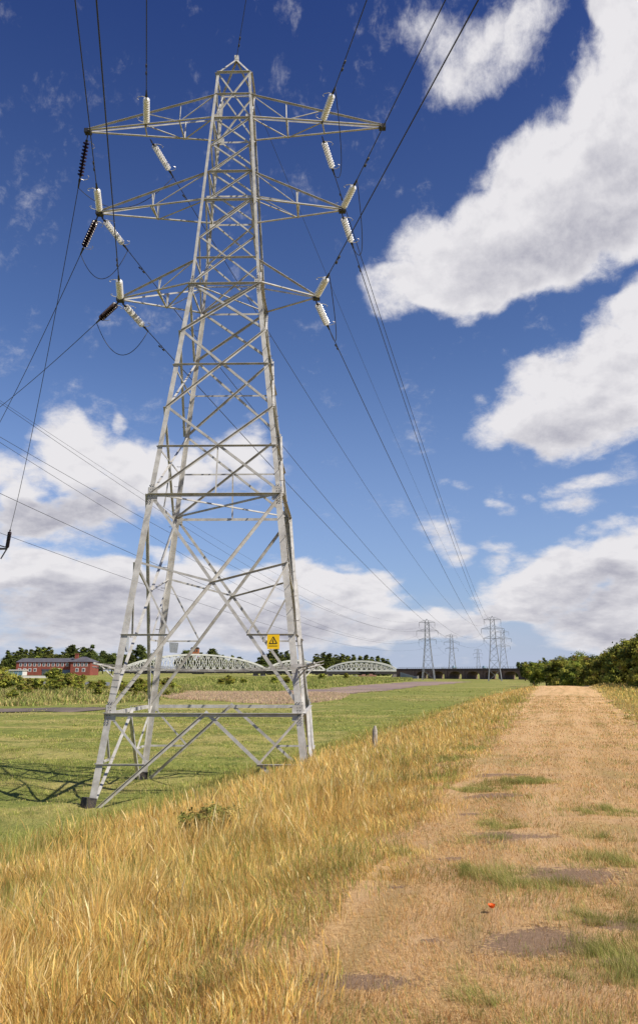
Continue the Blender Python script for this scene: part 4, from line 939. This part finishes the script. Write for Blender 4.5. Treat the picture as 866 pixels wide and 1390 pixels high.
# brick viaduct
M_brick = mat('dark_brick', (0.15, 0.095, 0.080), 0.9, noise=(.8, (0.22, 0.15, 0.12), .2))
M_para = mat('rusty_parapet', (0.075, 0.050, 0.046), 0.9, noise=(.5, (0.12, 0.085, 0.075), .2))
va, vb = Vector((tx(541, 445), 445, 0)), Vector((tx(735, 372), 372, 0)); vd = (vb - va); VL = vd.length; vrz = math.atan2(vd[1], vd[0])
via = empty('brick_viaduct', va, vrz, 'low dark brick viaduct with arches behind the distant pylons', 'viaduct')
nb = 8; bay = VL / nb; pw = 3.4; zt, zs_ = 5.1, 1.9; D_ = 8.0
m = MB()
for i in range(nb):
    x0, x1 = i * bay + pw / 2, (i + 1) * bay - pw / 2; n_ = 12; xs_ = [x0 + (x1 - x0) * k / n_ for k in range(n_ + 1)]; zz = [zs_ + 1.75 * math.sqrt(max(0, 1 - ((x_ - (x0 + x1) / 2) / ((x1 - x0) / 2)) ** 2)) for x_ in xs_]
    if i == 0: continue
    for k in range(n_): m.prism([Vector((xs_[k], 0, zz[k])), Vector((xs_[k + 1], 0, zz[k + 1])), Vector((xs_[k + 1], 0, 4.0)), Vector((xs_[k], 0, 4.0))], (0, D_, 0))
m.build('arch_wall', M_brick, via)
for i in range(nb + 1):
    m = MB(); w_ = pw if i > 1 else pw
    m.box((i * bay, D_ / 2, 1.75), (w_, D_ - .02, 4.5)); m.box((i * bay, -.15, 2.0), (1.1, .5, 4.0)); m.build('pier', M_brick, via)
m = MB(); m.box((bay / 2, D_ / 2, 1.9), (bay - pw, D_ - .1, 4.2)); m.build('abutment', M_brick, via)
m = MB(); m.box((VL / 2, -.05, 4.55), (VL + 3, .5, 1.1)); m.box((VL / 2, D_ + .05, 4.55), (VL + 3, .5, 1.1)); m.box((VL / 2, D_ / 2, 4.1), (VL + 3, D_, .3)); m.build('parapet', M_para, via)
m = MB()
for i in range(60): m.bar((VL * i / 59, -.1, 5.1), (VL * i / 59, -.1, 5.75), .09, .09)
m.bar((0, -.1, 5.75), (VL, -.1, 5.75), .09, .09); m.build('railing', M_gird, via)
# ramp wall beside it
M_pale = mat('pale_concrete', (0.36, 0.37, 0.40), 0.85, noise=(.5, (0.26, 0.27, 0.29), .2))
a, b_ = at(543, 912.5, 436), at(567, 919, 420); rw = empty('ramp_wall', (a[0], a[1], 0), 0, 'pale sloping retaining wall between truss bridge and brick viaduct', 'wall')
m = MB(); d = Vector((b_[0] - a[0], b_[1] - a[1], 0)); m.prism([Vector((0, 0, -.5)), d + Vector((0, 0, -.5)), d + Vector((0, 0, b_[2])), Vector((0, 0, a[2]))], (.1, .4, 0)); m.build('wall_panel', M_pale, rw)
m = MB(); m.bar(d + Vector((0, -.3, -.5)), d + Vector((0, -.3, b_[2] + .6)), .7, .7); m.build('end_post', M_concrete, rw)
for i in range(9):
    p = d * (i / 9); zt_ = a[2] + (b_[2] - a[2]) * i / 9; m = MB(); m.bar(p + Vector((0, 0, zt_)), p + Vector((0, 0, zt_ + .9)), .12, .12); m.build('fence_post', M_dark, rw)
# blue roofed sheds
M_blue = mat('pale_blue_sheet', (0.32, 0.50, 0.66), 0.5, noise=(.5, (0.42, 0.57, 0.70), .2)); M_shed = mat('shed_wall', (0.45, 0.47, 0.48), 0.8)
for px, w_, lb in ((617.5, 2.2, 'left pale blue roofed shed above the viaduct parapet'), (658, 1.2, 'right, smaller pale blue roofed shed above the viaduct parapet')):
    y = 560; l, r_ = at(px - w_, 906.5, y), at(px + w_, 906.5, y); zt_ = at(px, 905, y)[2]; s_ = empty('shed', ((l[0] + r_[0]) / 2, y, 0), 0, lb, 'shed', 'sheds beyond the viaduct'); W_ = r_[0] - l[0]
    m = MB(); m.box((0, 3, l[2] / 2), (W_, 6, l[2])); m.build('wall', M_shed, s_)
    m = MB(); m.prism([Vector((-W_ / 2 - .2, -.2, l[2])), Vector((W_ / 2 + .2, -.2, l[2])), Vector((W_ / 2 - .6, -.2, zt_ + .5)), Vector((-W_ / 2 + .2, -.2, zt_ + .6))], (0, 6.4, 0)); m.build('roof', M_blue, s_)
a = at(497, 920, 400); rn = empty('brick_wall', (a[0], a[1], Hf(a[0], a[1])), 0, 'low broken reddish brick wall beyond the mud bank', 'wall')
m = MB()
for i, (x_, h_) in enumerate(((-3, 1.2), (-1.2, 1.7), (.6, 1.1), (2.3, 1.9), (4, 1.4))): m.box((x_, 0, h_ / 2), (1.7, .6, h_))
m.build('masonry', mat('red_masonry', (0.26, 0.12, 0.09), .9, noise=(1, (.34, .2, .15), .2)), rn); m = MB(); m.box((-5.2, .6, .55), (2.2, 1.4, 1.1)); m.build('pale_block', M_concrete, rn)

# ------------------------------------------------------------------ brick building
M_rb = mat('red_brick', (0.26, 0.070, 0.048), 0.85, noise=(.7, (0.19, 0.055, 0.04), .2)); M_slate = mat('slate_roof', (0.075, 0.072, 0.085), 0.7, noise=(.6, (0.11, 0.105, 0.115), .2))
M_wh = mat('white_render', (0.62, 0.60, 0.57), 0.7); M_gl = mat('window_glass', (0.05, 0.065, 0.08), 0.08, spec=.6); M_bd = mat('blue_grey_door', (0.13, 0.17, 0.24), 0.6)
YB = 350; gb = Hf(tx(60, YB), YB); bx = lambda px: tx(px, YB) - tx(60, YB)
bld = empty('brick_building', (tx(60, YB), YB, gb - .2), 0, 'long two storey red brick building with slate roof beyond the river', 'building')
ze = at(60, 898.8, YB)[2] - gb + .2; zr = at(60, 893.8, YB)[2] - gb + .2
m = MB(); m.box(((bx(22) + bx(98)) / 2, 5, ze / 2), (bx(98) - bx(22), 10, ze)); m.build('wall', M_rb, bld)
m = MB(); m.box(((bx(98) + bx(125)) / 2, 4.2, ze / 2), (bx(125) - bx(98) - .02, 13, ze + .2)); m.build('wing_wall', M_rb, bld)
x0, x1 = bx(22) - .3, bx(98); m = MB(); m.prism([Vector((x0, -.4, ze)), Vector((x0, 10.4, ze)), Vector((x0 + 1, 5, zr + .2))], (x1 - x0, 0, 0)); m.build('roof', M_slate, bld)
x0, x1 = bx(93), bx(126.5); y0_, y1_ = -2.8, 11; zz = ze + .12; m = MB(); xm0, xm1 = x0 + 4.5, x1 - 4.5; zp = at(100, 890.5, YB)[2] - gb
m.add([(x0, y0_, zz), (x1, y0_, zz), (x1, y1_, zz), (x0, y1_, zz), (xm0, 4.1, zp), (xm1, 4.1, zp)], [(0, 1, 5, 4), (1, 2, 5), (2, 3, 4, 5), (3, 0, 4), (3, 2, 1, 0)]); wr = m.build('wing_roof', M_slate, bld)
m = MB(); ch = at(101.5, 887, YB)[2] - gb; m.box((bx(101.5), 2.2, (ch + ze) / 2), (1.3, 1.1, ch - ze)); m.box((bx(101.5), 2.2, ch), (1.6, 1.4, .3)); cm = m.build('chimney', M_rb, wr)
def win(px, row, w_, h_, yy=-.0, frame=True):
    z = at(px, row, YB)[2] - gb + .2; m = MB(); c_ = Vector((bx(px), yy - .03, z)); m.box(c_, (w_ + .35, .06, h_ + .35)); f = m.build('window', M_wh, bld)
    m = MB(); m.box(c_ + Vector((-w_ * .25, -.05, 0)), (w_ * .42, .04, h_)); m.box(c_ + Vector((w_ * .25, -.05, 0)), (w_ * .42, .04, h_)); m.build('pane', M_gl, f)
for i in range(11): win(28 + i * 6.3, 902.2, .85, 1.1)
for i in range(4): win(103.5 + i * 5.2, 902.2, .8, 1.1, -2.3)
for px in (27, 34, 41, 48, 74, 80): win(px, 909.5, .9, 1.1)
win(107, 909.5, 1.0, 1.2, -2.3); win(116, 909.5, 1.0, 1.2, -2.3)
m = MB(); m.box((bx(63), -.03, 1.25), (3.4, .1, 2.5)); m.box((bx(63), -.06, 2.6), (3.8, .2, .25)); m.build('doorway', M_gl, bld)
m = MB(); m.box((bx(91.5), -.04, 1.25), (3.9, .12, 2.5)); m.build('garage_door', M_bd, bld)
an = empty('glazed_annex', (tx(14, 335), 335, Hf(tx(14, 335), 335) - .1), 0, 'low white flat-roofed glazed annex left of the brick building', 'building'); wA = tx(31, 335) - tx(-12, 335)
m = MB(); m.box((-1.5, 3, 1.3), (wA, 6, 2.6)); m.build('wall', M_wh, an)
m = MB(); m.box((-1.5, 3, 2.75), (wA + .8, 6.8, .3)); m.build('roof', M_wh, an)
for x_ in (-6, -3.6, 1.0, 2.9, 4.8):
    m = MB(); m.box((x_ - .4, -.04, 1.5), (1.6, .08, 1.5)); m.build('window', mat('annex_glass', (.12, .22, .28), .1, spec=.6) if x_ < -5 else bpy.data.materials['annex_glass'], an)
a = tx(30, 332); b_ = tx(66, 332); gw = empty('garden_wall', ((a + b_) / 2, 332, Hf((a + b_) / 2, 332)), 0, 'low pale garden wall before the brick building', 'wall')
m = MB(); m.box((0, 0, .35), (b_ - a, .3, .9)); m.build('wall_panel', M_wh, gw); m = MB(); m.box((0, 0, .84), (b_ - a + .1, .42, .08)); m.build('coping', M_concrete, gw)

# ------------------------------------------------------------------ small near things
M_post = mat('weathered_wood', (0.46, 0.42, 0.36), 0.9, noise=(8, (0.22, 0.19, 0.15), .2), bump=(20, .5))
px_, py_ = xy(-5.2, 24.0); a = at(508.5, 1012, 24.6); x_, y_ = a[0], 24.6
fp = empty('fence_post', (x_, y_, Hf(x_, y_)), 0, 'short weathered wooden post at the edge of the slope', 'post')
m = MB(); zt_ = at(508, 985, 24.6)[2] - Hf(x_, y_); m.tube([(0, 0, -.2), (.01, 0, zt_ * .8), (.02, 0, zt_)], [.085, .075, .03], 9); m.build('stake', M_post, fp)
M_petal = mat('poppy_petal', (0.80, 0.12, 0.01), 0.6); M_stem = mat('poppy_stem', (0.10, 0.14, 0.04), 0.7)
pp = empty('poppy', (1.2, 6.1, Hf(1.2, 6.1) - .01), .4, 'single orange red poppy flower growing on the dry path', 'flower')
m = MB(); m.tube([(0, 0, -.01), (.005, .005, .03), (0, 0, .055)], .003, 5); m.build('stem', M_stem, pp)
for i in range(5):
    a_ = i * 1.2566; m = MB(); c_, s_ = math.cos(a_), math.sin(a_); P_ = lambda r, w, z: (c_ * r - s_ * w, s_ * r + c_ * w, z)
    m.add([P_(0, 0, .055), P_(.02, -.02, .066), P_(.024, 0, .062), P_(.02, .02, .066), P_(.034, -.018, .088), P_(.040, 0, .084), P_(.034, .018, .088)], [(0, 1, 2), (0, 2, 3), (1, 4, 5, 2), (2, 5, 6, 3)]); m.build('petal', M_petal, pp, True)
pp.scale = (.68, .68, .85)
# prototypes never placed are removed
for k_, lst in PROTO.items():
    for i, o in enumerate(lst):
        if (k_, i) not in used:
            for c_ in [c for c in bpy.data.objects if c.parent == o]: bpy.data.objects.remove(c_)
            bpy.data.objects.remove(o)
